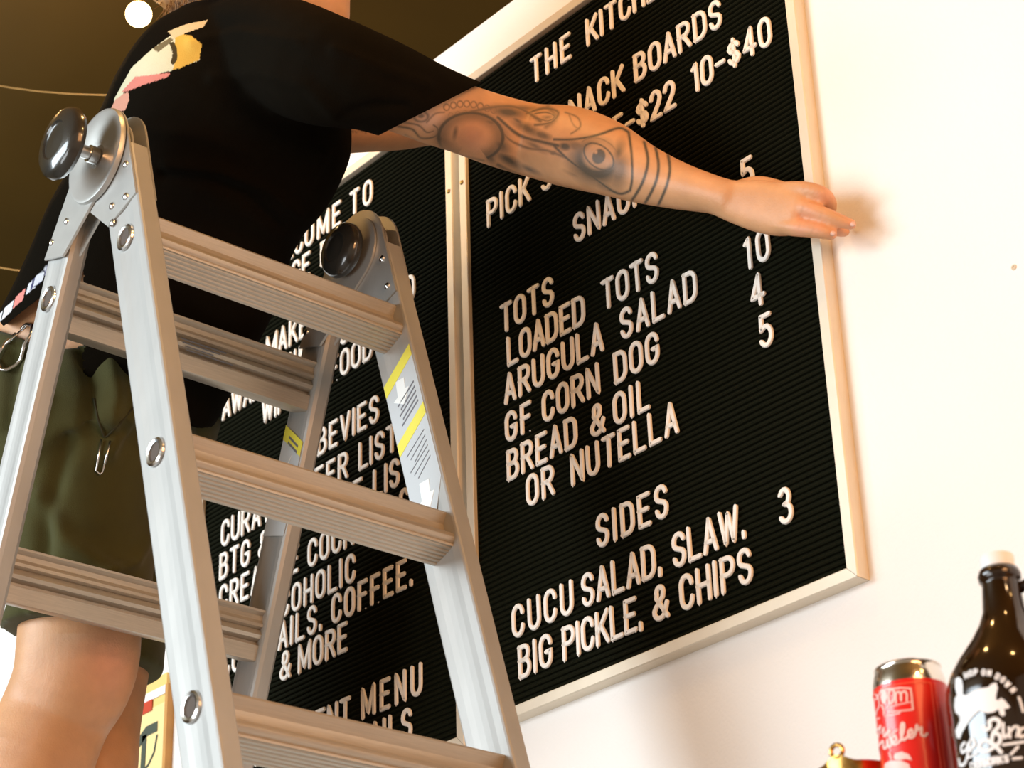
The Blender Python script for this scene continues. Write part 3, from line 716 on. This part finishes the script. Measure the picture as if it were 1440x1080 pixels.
# neck and head
NK = at(428, 5, YT); HU = N(V(.10, .02, 1)); HF = N(V(.72, .66, .22)); HR = N(np.cross(HF, HU)); HU = N(np.cross(HR, HF))
chain(mb, [(at(410, 50, YT), .062, .058), (NK+HU*.01, .056, .055), (NK+HU*.075-HF*.008, .054, .054)])
HC_ = NK+HU*.165+HF*.01
def ell(c, ax, r, n=20, m_=12):
    rs = []
    for k in range(1, m_):
        t = math.pi*k/m_; rs.append([c+ax[2]*r[2]*math.cos(t)*-1+math.sin(t)*(ax[0]*r[0]*math.cos(x)+ax[1]*r[1]*math.sin(x)) for x in np.linspace(0, 2*math.pi, n, endpoint=False)])
    mb.rings(rs)
AXH = (HR, HF, HU)
ell(HC_+HU*.02, AXH, (.074, .095, .100)); ell(HC_-HU*.045+HF*.030, AXH, (.056, .062, .070)); ell(HC_-HU*.095+HF*.062, AXH, (.026, .026, .022))
chain(mb, [(HC_+HF*.084+HU*.026, .006, .006), (HC_+HF*.098-HU*.002, .008, .008), (HC_+HF*.105-HU*.020, .011, .009)], ref=HF)   # nose
chain(mb, [(HC_+HF*.088-HU*.058-HR*.020, .006, .007), (HC_+HF*.096-HU*.056, .009, .009), (HC_+HF*.088-HU*.058+HR*.020, .006, .007)], ref=HF)   # lips
for s in (-1, 1):
    ell(HC_+HR*s*.076-HF*.006, (HF, HR, HU), (.018, .009, .031)); ell(HC_+HF*.080+HU*.036+HR*s*.03, AXH, (.021, .011, .007)); ell(HC_+HF*.076+HU*.004+HR*s*.034, AXH, (.018, .009, .006))
# right arm (the near one, lying over the right board)
ARM0 = [(455, 98, -.395, 136, .052), (520, 116, -.355, 114, .048), (565, 134, -.310, 106, .047), (604, 150, -.268, 102, .046), (650, 167, -.215, 98, .044)]
ARM = [S(*q) for q in ARM0]+[S(700, 184, -.165, 100, .043), S(748, 197, -.125, 103, .043),
       S(800, 206, -.112, 114, .046), S(850, 221, -.100, 106, .044), S(900, 243, -.088, 85, .037), S(950, 260, -.075, 68, .029), S(1000, 273, -.064, 55, .024), S(1028, 281, -.058, 54, .021)]
chain(mb, ARM, sub=5)
# hand: palm, thumb behind, four fingers
PZ = -.050
chain(mb, [S(1015, 279, -.058, 52, .021), S(1040, 285, -.053, 62, .019), S(1070, 290, -.048, 74, .017), S(1100, 296, -.045, 74, .015), S(1122, 300, -.043, 64, .013)], power=2.5, sub=4)
def finger(rows): chain(mb, [S(*r) for r in rows], n=16, sub=5)
finger([(1095, 268, -.046, 25, .010), (1130, 267, -.044, 25, .0105), (1156, 273, -.036, 23, .0098), (1166, 284, -.020, 21, .0088), (1168, 293, -.006, 17, .0075)])
finger([(1090, 285, -.046, 25, .010), (1128, 292, -.044, 26, .0110), (1160, 303, -.034, 24, .0100), (1182, 311, -.024, 20, .0088), (1198, 316, -.015, 16, .0070)])
finger([(1090, 304, -.044, 25, .010), (1125, 309, -.036, 24, .0100), (1158, 318, -.022, 21, .0092), (1178, 324, -.008, 18, .0080), (1188, 326, .002, 15, .0065)])
finger([(1075, 314, -.046, 25, .011), (1115, 320, -.045, 25, .0108), (1140, 323, -.040, 23, .0098), (1160, 327, -.033, 20, .0088), (1171, 330, -.027, 16, .0068)])
chain(mb, [S(1040, 270, -.040, 34, .014), S(1065, 262, -.030, 30, .0135), S(1095, 266, -.022, 26, .0115), S(1120, 274, -.014, 22, .0100), S(1136, 281, -.0125, 18, .0080)], n=16, sub=5)   # thumb, pressing the board behind the fingers
# left arm: reaches to the boards behind the right one
LS = at(360, 120, -.30)
chain(mb, [S(385, 130, -.31, 130, .055), S(440, 170, -.265, 110, .05), S(500, 185, -.22, 60, .042), S(560, 178, -.17, 66, .040), S(625, 172, -.125, 62, .038), S(700, 186, -.085, 58, .034), S(760, 200, -.065, 46, .026), S(800, 208, -.052, 38, .020)], sub=5)
chain(mb, [S(795, 207, -.050, 40, .016), S(825, 212, -.040, 56, .014), S(850, 217, -.030, 56, .012)], power=2.5)
for i, (ex, ey) in enumerate(((886, 226), (893, 232), (893, 240), (884, 247))):
    finger([(845, 204+9*i, -.032, 16, .008), (866, 212+9*i, -.027, 16, .008), (ex-6, ey-3, -.018, 14, .007), (ex, ey, -.0135, 12, .006)])
chain(mb, [S(812, 222, -.042, 18, .010), S(830, 236, -.032, 16, .009), S(846, 240, -.020, 14, .008)], n=14)
# legs
LEG_R = [(120, 590, -.400, 200, .088), (112, 680, -.395, 190, .088), (112, 780, -.388, 178, .080), (112, 850, -.382, 170, .070), (110, 915, -.378, 174, .064), (100, 960, -.378, 168, .060), (76, 1010, -.383, 156, .058), (42, 1090, -.40, 165, .062), (0, 1200, -.41, 165, .062), (-40, 1330, -.41, 130, .050), (-65, 1450, -.41, 90, .036), (-75, 1520, -.41, 80, .034)]
LEG_L = [(206, 575, -.315, 182, .088), (190, 690, -.30, 152, .083), (168, 800, -.285, 145, .080), (157, 900, -.275, 120, .066), (152, 950, -.27, 112, .058), (147, 1020, -.27, 100, .054), (137, 1100, -.275, 108, .056), (110, 1230, -.28, 108, .055), (85, 1380, -.285, 70, .038), (75, 1450, -.285, 66, .034)]
chain(mb, [S(*q) for q in LEG_R]); chain(mb, [S(*q) for q in LEG_L])
# feet stand on a back rung of the ladder
feet = []
for sp in (S(*LEG_R[-1]), S(*LEG_L[-1])):
    a = sp[0]; fwd = V(1, .05, 0)
    chain(mb, [(a-fwd*.045-V(0, 0, .045), .030, .030), (a+fwd*.03-V(0, 0, .045), .036, .030), (a+fwd*.12-V(0, 0, .058), .042, .022), (a+fwd*.175-V(0, 0, .062), .036, .016)], ref=V(0, 0, 1))
    feet.append(a)
body = remesh(mb, 'body', .0024, 7, [M['skin']], man)
# finer skin on the near arm and hand, where the tattoos are
me = body.data
DN = BACKV   # tattoos are laid out on a plane along the arm, facing the room
O0 = at(800, 206, -.12); E1 = N(RC[0]); E2 = N(RC[1]); SCL = FPX/px(O0)[2]
co = coords(me)
def design(co):   # orthographic arm-plane coordinates, in units where the forearm design is 1 px per step
    d = co-O0; s = SCL
    return 800+(d@E1)*s, 206+(d@E2)*s
bm = bmesh.new(); bm.from_mesh(me)
U_x, U_y = design(co)
sel = set(np.nonzero((U_x > 560) & (U_x < 1230) & (U_y > 60) & (U_y < 400) & (co[:, 1] > -.42) & (co[:, 0] > .12))[0].tolist())
bm.edges.ensure_lookup_table()
es = [e for e in bm.edges if e.verts[0].index in sel and e.verts[1].index in sel]
bmesh.ops.subdivide_edges(bm, edges=es, cuts=1, use_grid_fill=True)
bm.to_mesh(me); bm.free(); me.polygons.foreach_set('use_smooth', [True]*len(me.polygons))
co = coords(me); nr = normals(me); X, Y_ = design(co)
# perspective drift along the arm is small; correct it so the design keeps its spacing on the limb
dep = (co-CC)@VIEW; k_ = px(O0)[2]/dep
X = 720+FPX*((co-CC)@RC[0])/dep; Y_ = 540+FPX*((co-CC)@RC[1])/dep
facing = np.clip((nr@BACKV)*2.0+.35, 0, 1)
onarm = (X > 545) & (X < 1230) & (dep < 2.75) & (co[:, 0] > .10) & (Y_ > 90) & (Y_ < 360)
ink = np.zeros(len(co))
def g(d, w): return np.exp(-(d/w)**2)
def seg(pts, w, amt):
    global ink
    if len(pts) > 2: pts = smooth2(pts)
    best = np.full(len(co), 1e9)
    for (x1, y1), (x2, y2) in zip(pts[:-1], pts[1:]):
        dx, dy = x2-x1, y2-y1; L2 = dx*dx+dy*dy+1e-9
        t = np.clip(((X-x1)*dx+(Y_-y1)*dy)/L2, 0, 1); best = np.minimum(best, np.hypot(X-x1-t*dx, Y_-y1-t*dy))
    ink = np.maximum(ink, amt*g(best, w))
def blob(x, y, rx, ry, ang, amt, soft=.5):
    global ink
    c, s = math.cos(math.radians(ang)), math.sin(math.radians(ang)); u = ((X-x)*c+(Y_-y)*s)/rx; v = (-(X-x)*s+(Y_-y)*c)/ry
    r = np.hypot(u, v); ink = np.maximum(ink, amt*np.clip((1-r)/soft, 0, 1))
def ringe(x, y, rx, ry, w, amt, a0=None, a1=None, ang=0):
    global ink
    c, s = math.cos(math.radians(ang)), math.sin(math.radians(ang)); u = ((X-x)*c+(Y_-y)*s)/rx; v = (-(X-x)*s+(Y_-y)*c)/ry
    r = np.hypot(u, v); d = (r-1)*min(rx, ry); m_ = np.ones(len(co))
    if a0 is not None:
        th = np.degrees(np.arctan2(v, u)) % 360; m_ = ((th-a0) % 360 < (a1-a0) % 360).astype(float)
    ink = np.maximum(ink, amt*g(d, w)*m_)
# three bands round the forearm
seg([(906, 200), (911, 222), (909, 240), (901, 262), (886, 286)], 2.1, .95)
seg([(922, 208), (926, 230), (924, 250), (916, 270), (903, 292)], 2.1, .95)
seg([(939, 214), (942, 236), (939, 256), (932, 275), (922, 296)], 2.1, .9)
# eye in a triangle
blob(838, 228, 50, 40, 25, .85, .6); blob(815, 208, 34, 14, 20, .55, .7); blob(870, 240, 20, 36, 10, .55, .7); blob(845, 258, 34, 12, 32, .5, .8)
seg([(779, 196), (806, 196), (840, 190), (870, 180), (884, 186)], 2.0, .8); seg([(884, 186), (888, 215), (889, 250), (886, 268)], 2.0, .8); seg([(886, 268), (868, 272), (835, 250), (800, 225), (779, 205)], 2.0, .8)
sk_eye = g(np.maximum(np.hypot((X-842)/20, (Y_-220)/17)-.85, 0), .35); ink *= 1-.72*sk_eye
ringe(842, 220, 24, 15, 1.6, .75, ang=38); ringe(842, 218, 30, 22, 1.6, .5, 190, 350, ang=30); blob(842, 220, 11, 13, 20, .95, .35); blob(840, 215, 3.2, 3.2, 0, 0)
ink *= 1-.9*g(np.hypot(X-838, Y_-214), 3.0)
# shaded round form, drapery and scrolls on the upper arm
ringe(662, 193, 45, 34, 3.2, .8, 130, 420); blob(662, 190, 30, 22, 0, .10); ringe(662, 193, 42, 31, 10, .5, 120, 60)
blob(618, 195, 10, 26, -10, .62, .8); blob(715, 158, 40, 14, 8, .70, .8); blob(740, 180, 40, 11, 28, .62, .8); blob(705, 205, 22, 16, 40, .62, .8)
blob(715, 225, 32, 10, 32, .70, .8); seg([(640, 163), (668, 156), (700, 150), (730, 152), (760, 170)], 3, .6); seg([(700, 165), (730, 190), (765, 200), (785, 205)], 3, .75)
seg([(740, 160), (765, 152), (785, 158), (775, 172), (752, 176)], 2.2, .6); seg([(770, 150), (782, 165), (768, 178)], 4, .45); blob(762, 190, 20, 8, 20, .6, .7)
seg([(795, 158), (812, 165), (816, 178), (803, 188)], 1.4, .5); seg([(800, 160), (806, 175), (815, 182)], 1.2, .4); seg([(700, 232), (730, 247), (770, 262), (800, 266), (850, 280)], 3, .6)
for bx_, by_, rx_, ry_, an_, am_ in ((690, 172, 26, 8, 18, .6), (728, 170, 22, 7, 35, .65), (752, 205, 26, 7, 30, .55), (690, 222, 14, 9, 60, .6), (744, 238, 24, 6, 25, .6), (770, 165, 14, 5, -10, .5),
        (735, 152, 30, 6, 4, .55), (808, 246, 22, 5, 25, .4), (870, 214, 12, 26, 12, .6), (822, 240, 26, 10, 38, .6), (625, 212, 12, 6, 20, .5), (860, 268, 20, 5, 20, .6), (640, 186, 6, 18, 10, .6)):
    blob(bx_, by_, rx_, ry_, an_, am_, .9)
seg([(700, 176), (716, 196), (742, 208), (770, 212), (796, 222)], 2.2, .55); seg([(655, 228), (690, 236), (724, 250)], 2.0, .5); seg([(752, 160), (768, 158), (780, 164), (770, 170), (756, 166)], 1.4, .6)
blob(795, 206, 14, 9, 10, .72, .7); blob(778, 215, 6, 4, 0, .5)
for i in range(8):
    a = i*.8; ringe(628+i*9.5, 152-6*math.sin(i*.5+.2), 4.0, 4.4, 1.1, .55)
for i in range(5): ringe(634+i*10, 162-4*math.sin(i*.5), 3.4, 3.4, 1.0, .45)
seg([(560, 178), (580, 182), (592, 194), (612, 192), (616, 182), (610, 176)], 1.7, .65); seg([(566, 172), (588, 176), (600, 186), (610, 184)], 1.4, .55); ringe(592, 164, 10, 7, 1.6, .5); blob(592, 163, 6, 4, 0, .5)
seg([(570, 190), (600, 204), (628, 214), (680, 226)], 1.8, .5); blob(600, 150, 22, 7, -25, .42, .8)
seg([(600, 172), (612, 160), (625, 158)], 1.4, .5)
ink = np.where(onarm, ink*facing, 0)
# lettering line on the inside of the left arm, glimpsed through the sleeve gap
arm2 = (X > 470) & (X < 540) & (Y_ > 165) & (Y_ < 225)
for i in range(7): seg([(492+i*4.6, 186-1.0*(i % 2)), (493+i*4.6, 181+1.5*(i % 3))], 1.0, .0)
l2 = np.zeros(len(co))
for i in range(8):
    l2 = np.maximum(l2, .7*g(np.hypot(X-(492+i*4.4), (Y_-(183+1.2*(i % 3)))*.7), 1.5))
ink = np.where(arm2 & ~onarm, l2, ink)
base = V(.60, .315, .155); pink = V(.74, .34, .22); inkc = V(.050, .052, .042)
nz = np.sin(co[:, 0]*60+3*np.sin(co[:, 2]*45))*np.sin(co[:, 1]*55+2*np.sin(co[:, 0]*38))
c = base[None, :]*(1+.05*nz[:, None])
def tint(mask, colr, amt):
    global c
    c = c*(1-(mask*amt)[:, None])+colr[None, :]*(mask*amt)[:, None]
tint(g(np.hypot((X-150)/1.0, (Y_-932)/1.1), 42)*(X < 260)*facing*(dep < 2.72), V(.80, .33, .24), .36); tint(g(np.abs((X-20)-(1080-Y_)*.42), 22)*(Y_ > 890)*(X < 180)*facing, V(.72, .45, .30), .35)  # pink knee; second tint paints a highlight down the shin into the skin
for q_, r_ in (((1178, 330), .010), ((1150, 318), .010), ((1200, 317), .010), ((1132, 300), .012), ((1125, 325), .010), ((1160, 275), .012)):
    tint(g(np.hypot(X-q_[0], Y_-q_[1])/1300, r_)*(co[:, 0] > .45), pink, .5)
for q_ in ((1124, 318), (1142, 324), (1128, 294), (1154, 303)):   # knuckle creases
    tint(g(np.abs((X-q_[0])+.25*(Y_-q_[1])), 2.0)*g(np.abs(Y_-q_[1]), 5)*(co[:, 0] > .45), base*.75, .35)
tint(g(np.hypot(X-664, Y_-192), 26)*onarm, pink, .5); tint(g(np.hypot((X-605)/1.6, Y_-168), 14)*onarm, V(.74, .50, .42), .6)
ink = np.clip(ink*1.28, 0, .9)
c = c*(1-ink[:, None])+inkc[None, :]*ink[:, None]
setcol(me, 'skin_colour', c)
# nails
for (x, y, Y0, r_) in ((1200, 315.5, -.0225, 4.6), (1172, 328.5, -.0335, 4.6)):
    p = at(x, y, Y0); t = N(at(x+10, y+3, Y0)-p); nb = N(BACKV-t*(BACKV@t)); sd = np.cross(t, nb); m2 = MB(); R1 = r_*px(p)[2]/FPX
    rs = []
    for s in (1.0, .8, .4, .05): rs.append([p+nb*(.0007+.0022*(1-s*s))+s*(t*R1*1.25*math.cos(a)+sd*R1*.9*math.sin(a)) for a in np.linspace(0, 2*math.pi, 16, endpoint=False)])
    m2.rings(rs, cap=True); nl = m2.build('fingernail', mat('fingernail', (.68, .40, .30), .4), smooth=2); adopt(nl, body)
# eyes, hair
for s in (-1, 1):
    e = MB(); ec = HC_+HF*.0765+HU*.018+HR*s*.031; e.lathe([(.0118*math.sin(a), -.0118*math.cos(a)) for a in np.linspace(.01, math.pi-.01, 10)], ec, HF, 16); ey = e.build('eye', M['eye'], smooth=2); adopt(ey, body)
    e = MB(); e.lathe([(.0055, .0102), (.004, .0114), (0, .0121)], ec, HF, 14); ir = e.build('iris', M['iris'], smooth=2); adopt(ir, ey)
mb = MB()
rs = []
def hell(c_, ax, r, jit=.0):
    rs = []; m_ = 16
    for k in range(1, m_):
        t = math.pi*k/m_; rs.append([c_-ax[2]*r[2]*math.cos(t)+math.sin(t)*(ax[0]*r[0]*math.cos(x)+ax[1]*r[1]*math.sin(x)) for x in np.linspace(0, 2*math.pi, 28, endpoint=False)])
    mb.rings(rs)
hell(HC_+HU*.040-HF*.022, AXH, (.082, .090, .095)); hell(HC_-HU*.02-HF*.045, AXH, (.076, .060, .085))
nape = at(262, -22, -.40)
chain(mb, [(HC_-HF*.06-HU*.01, .060, .05), ((HC_-HF*.07)*.45+nape*.55, .055, .045), (nape, .042, .036), (at(246, -2, -.405), .022, .022)])
hair = remesh(mb, 'hair', .006, 3, [M['hair']], body)
hm = hair.data; hc = coords(hm); hn = normals(hm)
hc = hc+hn*(.0016*np.sin(hc[:, 0:1]*420+hc[:, 1:2]*300+4*np.sin(hc[:, 2:3]*30))); hm.vertices.foreach_set('co', hc.astype(np.float32).ravel())
st = MB()
for i in range(46):
    b_ = at(228+random.random()*62, 4+random.random()*9-8, -.405-random.random()*.02); d_ = N(V(-.5+random.random()*.7, -.2+random.random()*.4, -.6-random.random()*.8))
    L_ = .014+random.random()*.022; cu = V(random.uniform(-1, 1), random.uniform(-1, 1), 0)*.010
    st.tube([b_-d_*.02, b_, b_+d_*L_*.5+cu*.5, b_+d_*L_+cu*1.6], [.0005, .0005, .0004, .0002], 4)
so = st.build('loose_strands', M['hair']); adopt(so, hair)

# t-shirt
mb = MB()
def SH(x, y, Y, w_, d): return S(x, y, Y, w_, d)
chain(mb, [SH(150, 522, -.385, 338, .116), SH(176, 472, -.382, 338, .118), SH(203, 418, -.38, 342, .118), SH(232, 355, YT, 346, .118), SH(255, 300, YT, 332, .116), SH(284, 245, YT, 330, .118), SH(318, 190, YT, 345, .125), SH(348, 130, YT, 330, .125), SH(375, 85, YT, 270, .112), SH(397, 50, YT, 190, .085)], endround=False, sub=5, power=2.3)
chain(mb, [SH(330, 60, YT, 110, .09), SH(400, 62, -.385, 120, .09), SH(470, 90, -.39, 130, .075), SH(520, 112, -.36, 128, .068)], sub=5)
# right sleeve
SLV = [(q[0], q[1], q[2], q[3]+w_, q[4]+d_) for q, w_, d_ in zip(ARM0, (22, 24, 22, 18, 16), (.020, .018, .015, .012, .010))]+[(690, 181, -.175, 112, .052)]
chain(mb, [S(400, 85, -.39, 150, .080)]+[S(*q) for q in SLV], endround=False, sub=5)
# left sleeve, hidden behind
chain(mb, [SH(385, 140, -.32, 140, .07), SH(430, 150, -.275, 120, .062), SH(472, 160, -.245, 94, .055)], endround=False, sub=4)
shirt = remesh(mb, 't_shirt', .0042, 9, [M['shirt']], man)
sm = shirt.data
# trim the right sleeve along its hem, then the body of the shirt stays whole
bm = bmesh.new(); bm.from_mesh(sm); ha, hb = at(668, 121, -.22), at(541, 186, -.27); hn_ = np.cross(hb-ha, ha-CC); hn_ = N(hn_)
if (at(720, 190, -.2)-ha)@hn_ < 0: hn_ = -hn_
arm_faces = [f for f in bm.faces if px(f.calc_center_median())[0] > 505]
gv = set(v for f in arm_faces for v in f.verts); ge = set(e for f in arm_faces for e in f.edges)
bmesh.ops.bisect_plane(bm, geom=list(gv)+list(ge)+arm_faces, plane_co=tuple(ha), plane_no=tuple(hn_), clear_outer=True)
hole = [e for e in bm.edges if e.is_boundary]
bmesh.ops.holes_fill(bm, edges=hole, sides=0)
bm.to_mesh(sm); bm.free(); sm.polygons.foreach_set('use_smooth', [True]*len(sm.polygons))
bm = bmesh.new(); bm.from_mesh(sm); ha, hb = at(-40, 494, -.39), at(85, 396, -.39); hn_ = N(np.cross(hb-ha, ha-CC))
if (at(60, 520, -.39)-ha)@hn_ < 0: hn_ = -hn_
fs_ = [f for f in bm.faces if px(f.calc_center_median())[0] < 112]
gv = set(v for f in fs_ for v in f.verts); ge = set(e for f in fs_ for e in f.edges)
bmesh.ops.bisect_plane(bm, geom=list(gv)+list(ge)+fs_, plane_co=tuple(ha), plane_no=tuple(hn_), clear_outer=True)
bm.to_mesh(sm); bm.free(); sm.polygons.foreach_set('use_smooth', [True]*len(sm.polygons))
sc = coords(sm); sn = normals(sm)
sd_ = (sc-CC)@VIEW; SX = 720+FPX*((sc-CC)@RC[0])/sd_; SY = 540+FPX*((sc-CC)@RC[1])/sd_
fold = np.zeros(len(sc))
def fl(pts, w_, amt):
    global fold
    best = np.full(len(sc), 1e9)
    for (x1, y1), (x2, y2) in zip(pts[:-1], pts[1:]):
        dx, dy = x2-x1, y2-y1; t = np.clip(((SX-x1)*dx+(SY-y1)*dy)/(dx*dx+dy*dy), 0, 1); best = np.minimum(best, np.hypot(SX-x1-t*dx, SY-y1-t*dy))
    fold += amt*g(best, w_)
fl([(230, 245), (300, 255), (345, 275), (395, 320)], 9, -.006); fl([(235, 235), (310, 240), (370, 262), (420, 300)], 9, .005)
fl([(270, 60), (340, 45), (420, 60)], 9, .004); fl([(300, 110), (360, 100), (430, 120), (470, 160)], 10, .004); fl([(470, 70), (520, 90), (600, 120)], 8, .004)
fl([(480, 165), (520, 150), (570, 150)], 7, -.005); fl([(455, 215), (430, 260), (440, 300)], 10, .004); fl([(200, 180), (280, 190), (350, 210)], 12, .004); fl([(200, 330), (290, 330), (380, 370)], 12, .004); fl([(210, 360), (300, 380), (360, 420)], 10, -.004)
sc = sc+sn*fold[:, None]*np.clip(sn@BACKV+.4, 0, 1)[:, None]
# gap under the arm where the inside of the left arm shows is open because the sleeves are separate
sm.vertices.foreach_set('co', sc.astype(np.float32).ravel()); sm.update()
bm = bmesh.new(); bm.from_mesh(sm); bm.verts.ensure_lookup_table()
selp = set(np.nonzero((SX < 300) & (SY < 180) & ((sn@BACKV) > -.6))[0].tolist()) | set(np.nonzero((SX < 90) & (SY > 380) & (SY < 500))[0].tolist())
es = [e for e in bm.edges if e.verts[0].index in selp and e.verts[1].index in selp]
bmesh.ops.subdivide_edges(bm, edges=es, cuts=2, use_grid_fill=True); bm.to_mesh(sm); bm.free(); sm.polygons.foreach_set('use_smooth', [True]*len(sm.polygons))
sc = coords(sm); sn = normals(sm); sd_ = (sc-CC)@VIEW; SX = 720+FPX*((sc-CC)@RC[0])/sd_; SY = 540+FPX*((sc-CC)@RC[1])/sd_
cc = np.tile(V(.0050, .0036, .0018), (len(sc), 1))
def inside(poly):
    c_ = np.zeros(len(sc), bool); n_ = len(poly)
    for i in range(n_):
        (x1, y1), (x2, y2) = poly[i], poly[(i+1) % n_]
        if y1 == y2: continue
        c_ ^= ((y1 > SY) != (y2 > SY)) & (SX < (x2-x1)*(SY-y1)/(y2-y1)+x1)
    return c_
def paint(poly, colr): cc[inside(poly) & (sn@BACKV > -.5)] = colr
paint([(160, 140), (185, 95), (215, 68), (240, 50), (262, 50), (282, 62), (280, 85), (240, 100), (205, 107), (175, 125), (165, 160)], V(.62, .60, .42))
paint([(246, 46), (268, 50), (284, 62), (280, 84), (252, 96), (243, 98), (249, 80), (246, 62)], V(.62, .38, .07))
paint([(238, 60), (244, 58), (249, 68), (249, 84), (243, 92), (240, 88), (243, 75)], V(.06, .045, .02))
paint([(236, 44), (262, 34), (292, 28), (286, 38), (262, 46), (244, 54)], V(.60, .48, .28))
paint([(170, 130), (190, 108), (240, 102), (236, 108), (200, 120), (180, 128)], V(.62, .22, .18))
paint([(150, 165), (162, 140), (180, 128), (182, 140), (176, 155), (158, 160)], V(.60, .30, .22))
paint([(215, 68), (240, 52), (244, 56), (222, 74)], V(.16, .13, .07))
for k_, cl in ((-12, V(.60, .62, .66)), (4, V(.62, .63, .66)), (20, V(.70, .25, .22)), (38, V(.6, .62, .68)), (44, V(.08, .08, .16)), (48, V(.6, .62, .68)), (64, V(.2, .2, .3))):
    d_ = (SX-k_); paint([(k_-2, 455-k_*1.05), (k_+12, 442-k_*1.0), (k_+16, 425-k_*1.0), (k_+2, 438-k_*1.02)], cl)
setcol(sm, 'cloth_colour', cc)

# shorts
mb = MB()
chain(mb, [S(128, 530, -.39, 322, .116), S(113, 568, -.395, 322, .120), S(122, 620, -.395, 316, .122), S(138, 668, -.385, 285, .112)], sub=5, power=2.2, endround=False)
chain(mb, [S(x, y, Y, w_+30, d+.022) for x, y, Y, w_, d in LEG_R[:4]]+[S(110, 886, -.380, 222, .090)], sub=5, endround=False)
chain(mb, [S(x, y, Y, w_+32, d+.020) for x, y, Y, w_, d in LEG_L[:4]]+[S(158, 950, -.270, 142, .080)], sub=5, endround=False)
shorts = remesh(mb, 'shorts', .0052, 8, [M['shorts']], man)
hm = shorts.data; hc = coords(hm); hn = normals(hm)
sd_ = (hc-CC)@VIEW; SX = 720+FPX*((hc-CC)@RC[0])/sd_; SY = 540+FPX*((hc-CC)@RC[1])/sd_; sc = hc; fold = np.zeros(len(hc))
fl([(150, 480), (165, 560), (150, 640)], 12, .006); fl([(110, 470), (130, 540), (125, 600)], 12, -.007); fl([(185, 590), (150, 640)], 6, .004); fl([(140, 810), (190, 790), (215, 750)], 8, .006); fl([(60, 700), (90, 760), (150, 800)], 14, .006); fl([(95, 620), (70, 700), (60, 780)], 14, -.007)
fl([(60, 560), (30, 640), (10, 720)], 12, .006); fl([(20, 500), (10, 600)], 10, -.005)
hc = hc+hn*fold[:, None]*1.7*np.clip(hn@BACKV+.3, 0, 1)[:, None]; hm.vertices.foreach_set('co', hc.astype(np.float32).ravel()); hm.update()
# zip pull and cord on the pocket
from mathutils.bvhtree import BVHTree
bvh = BVHTree.FromPolygons([Vector(v) for v in hc], [tuple(p.vertices) for p in hm.polygons])
def onshorts(x, y, lift=.003):
    d = N(at(x, y, -.3)-CC); h = bvh.ray_cast(Vector(CC), Vector(d))
    return (np.array(h[0]) if h[0] else at(x, y, -.5))-d*lift
m2 = MB(); m2.tube([onshorts(*p) for p in ((142, 618), (139, 640), (135, 662), (140, 667), (144, 664), (150, 642), (155, 620))], .0013, 6)
zp = m2.build('zip_pull', M['steel'], smooth=2); adopt(zp, shorts)
m2 = MB(); m2.tube([onshorts(*p, .001) for p in ((132, 560), (138, 590), (146, 614), (150, 614), (168, 596), (190, 570))], .0014, 6); zs = m2.build('pocket_zip', M['seam'], smooth=2); adopt(zs, shorts)
# carabiner hanging from the waist
cpts = [onshorts(x, y, .006) for x, y in ((2, 520), (-6, 506), (0, 494), (8, 482), (24, 468), (38, 456), (46, 458), (44, 470), (34, 486), (30, 505), (22, 514), (10, 520))]
m2 = MB(); m2.tube(cpts, .0026, 8, closed=True); cb = m2.build('carabiner', M['steel'], smooth=2)
tag(cb, 'silver carabiner clipped at the waist of the olive shorts, at left edge', 'carabiner')
m2 = MB(); m2.tube([onshorts(8, 484, .009), onshorts(36, 460, .009)], .0016, 8); g2 = m2.build('gate', M['steel'], smooth=2); adopt(g2, cb)
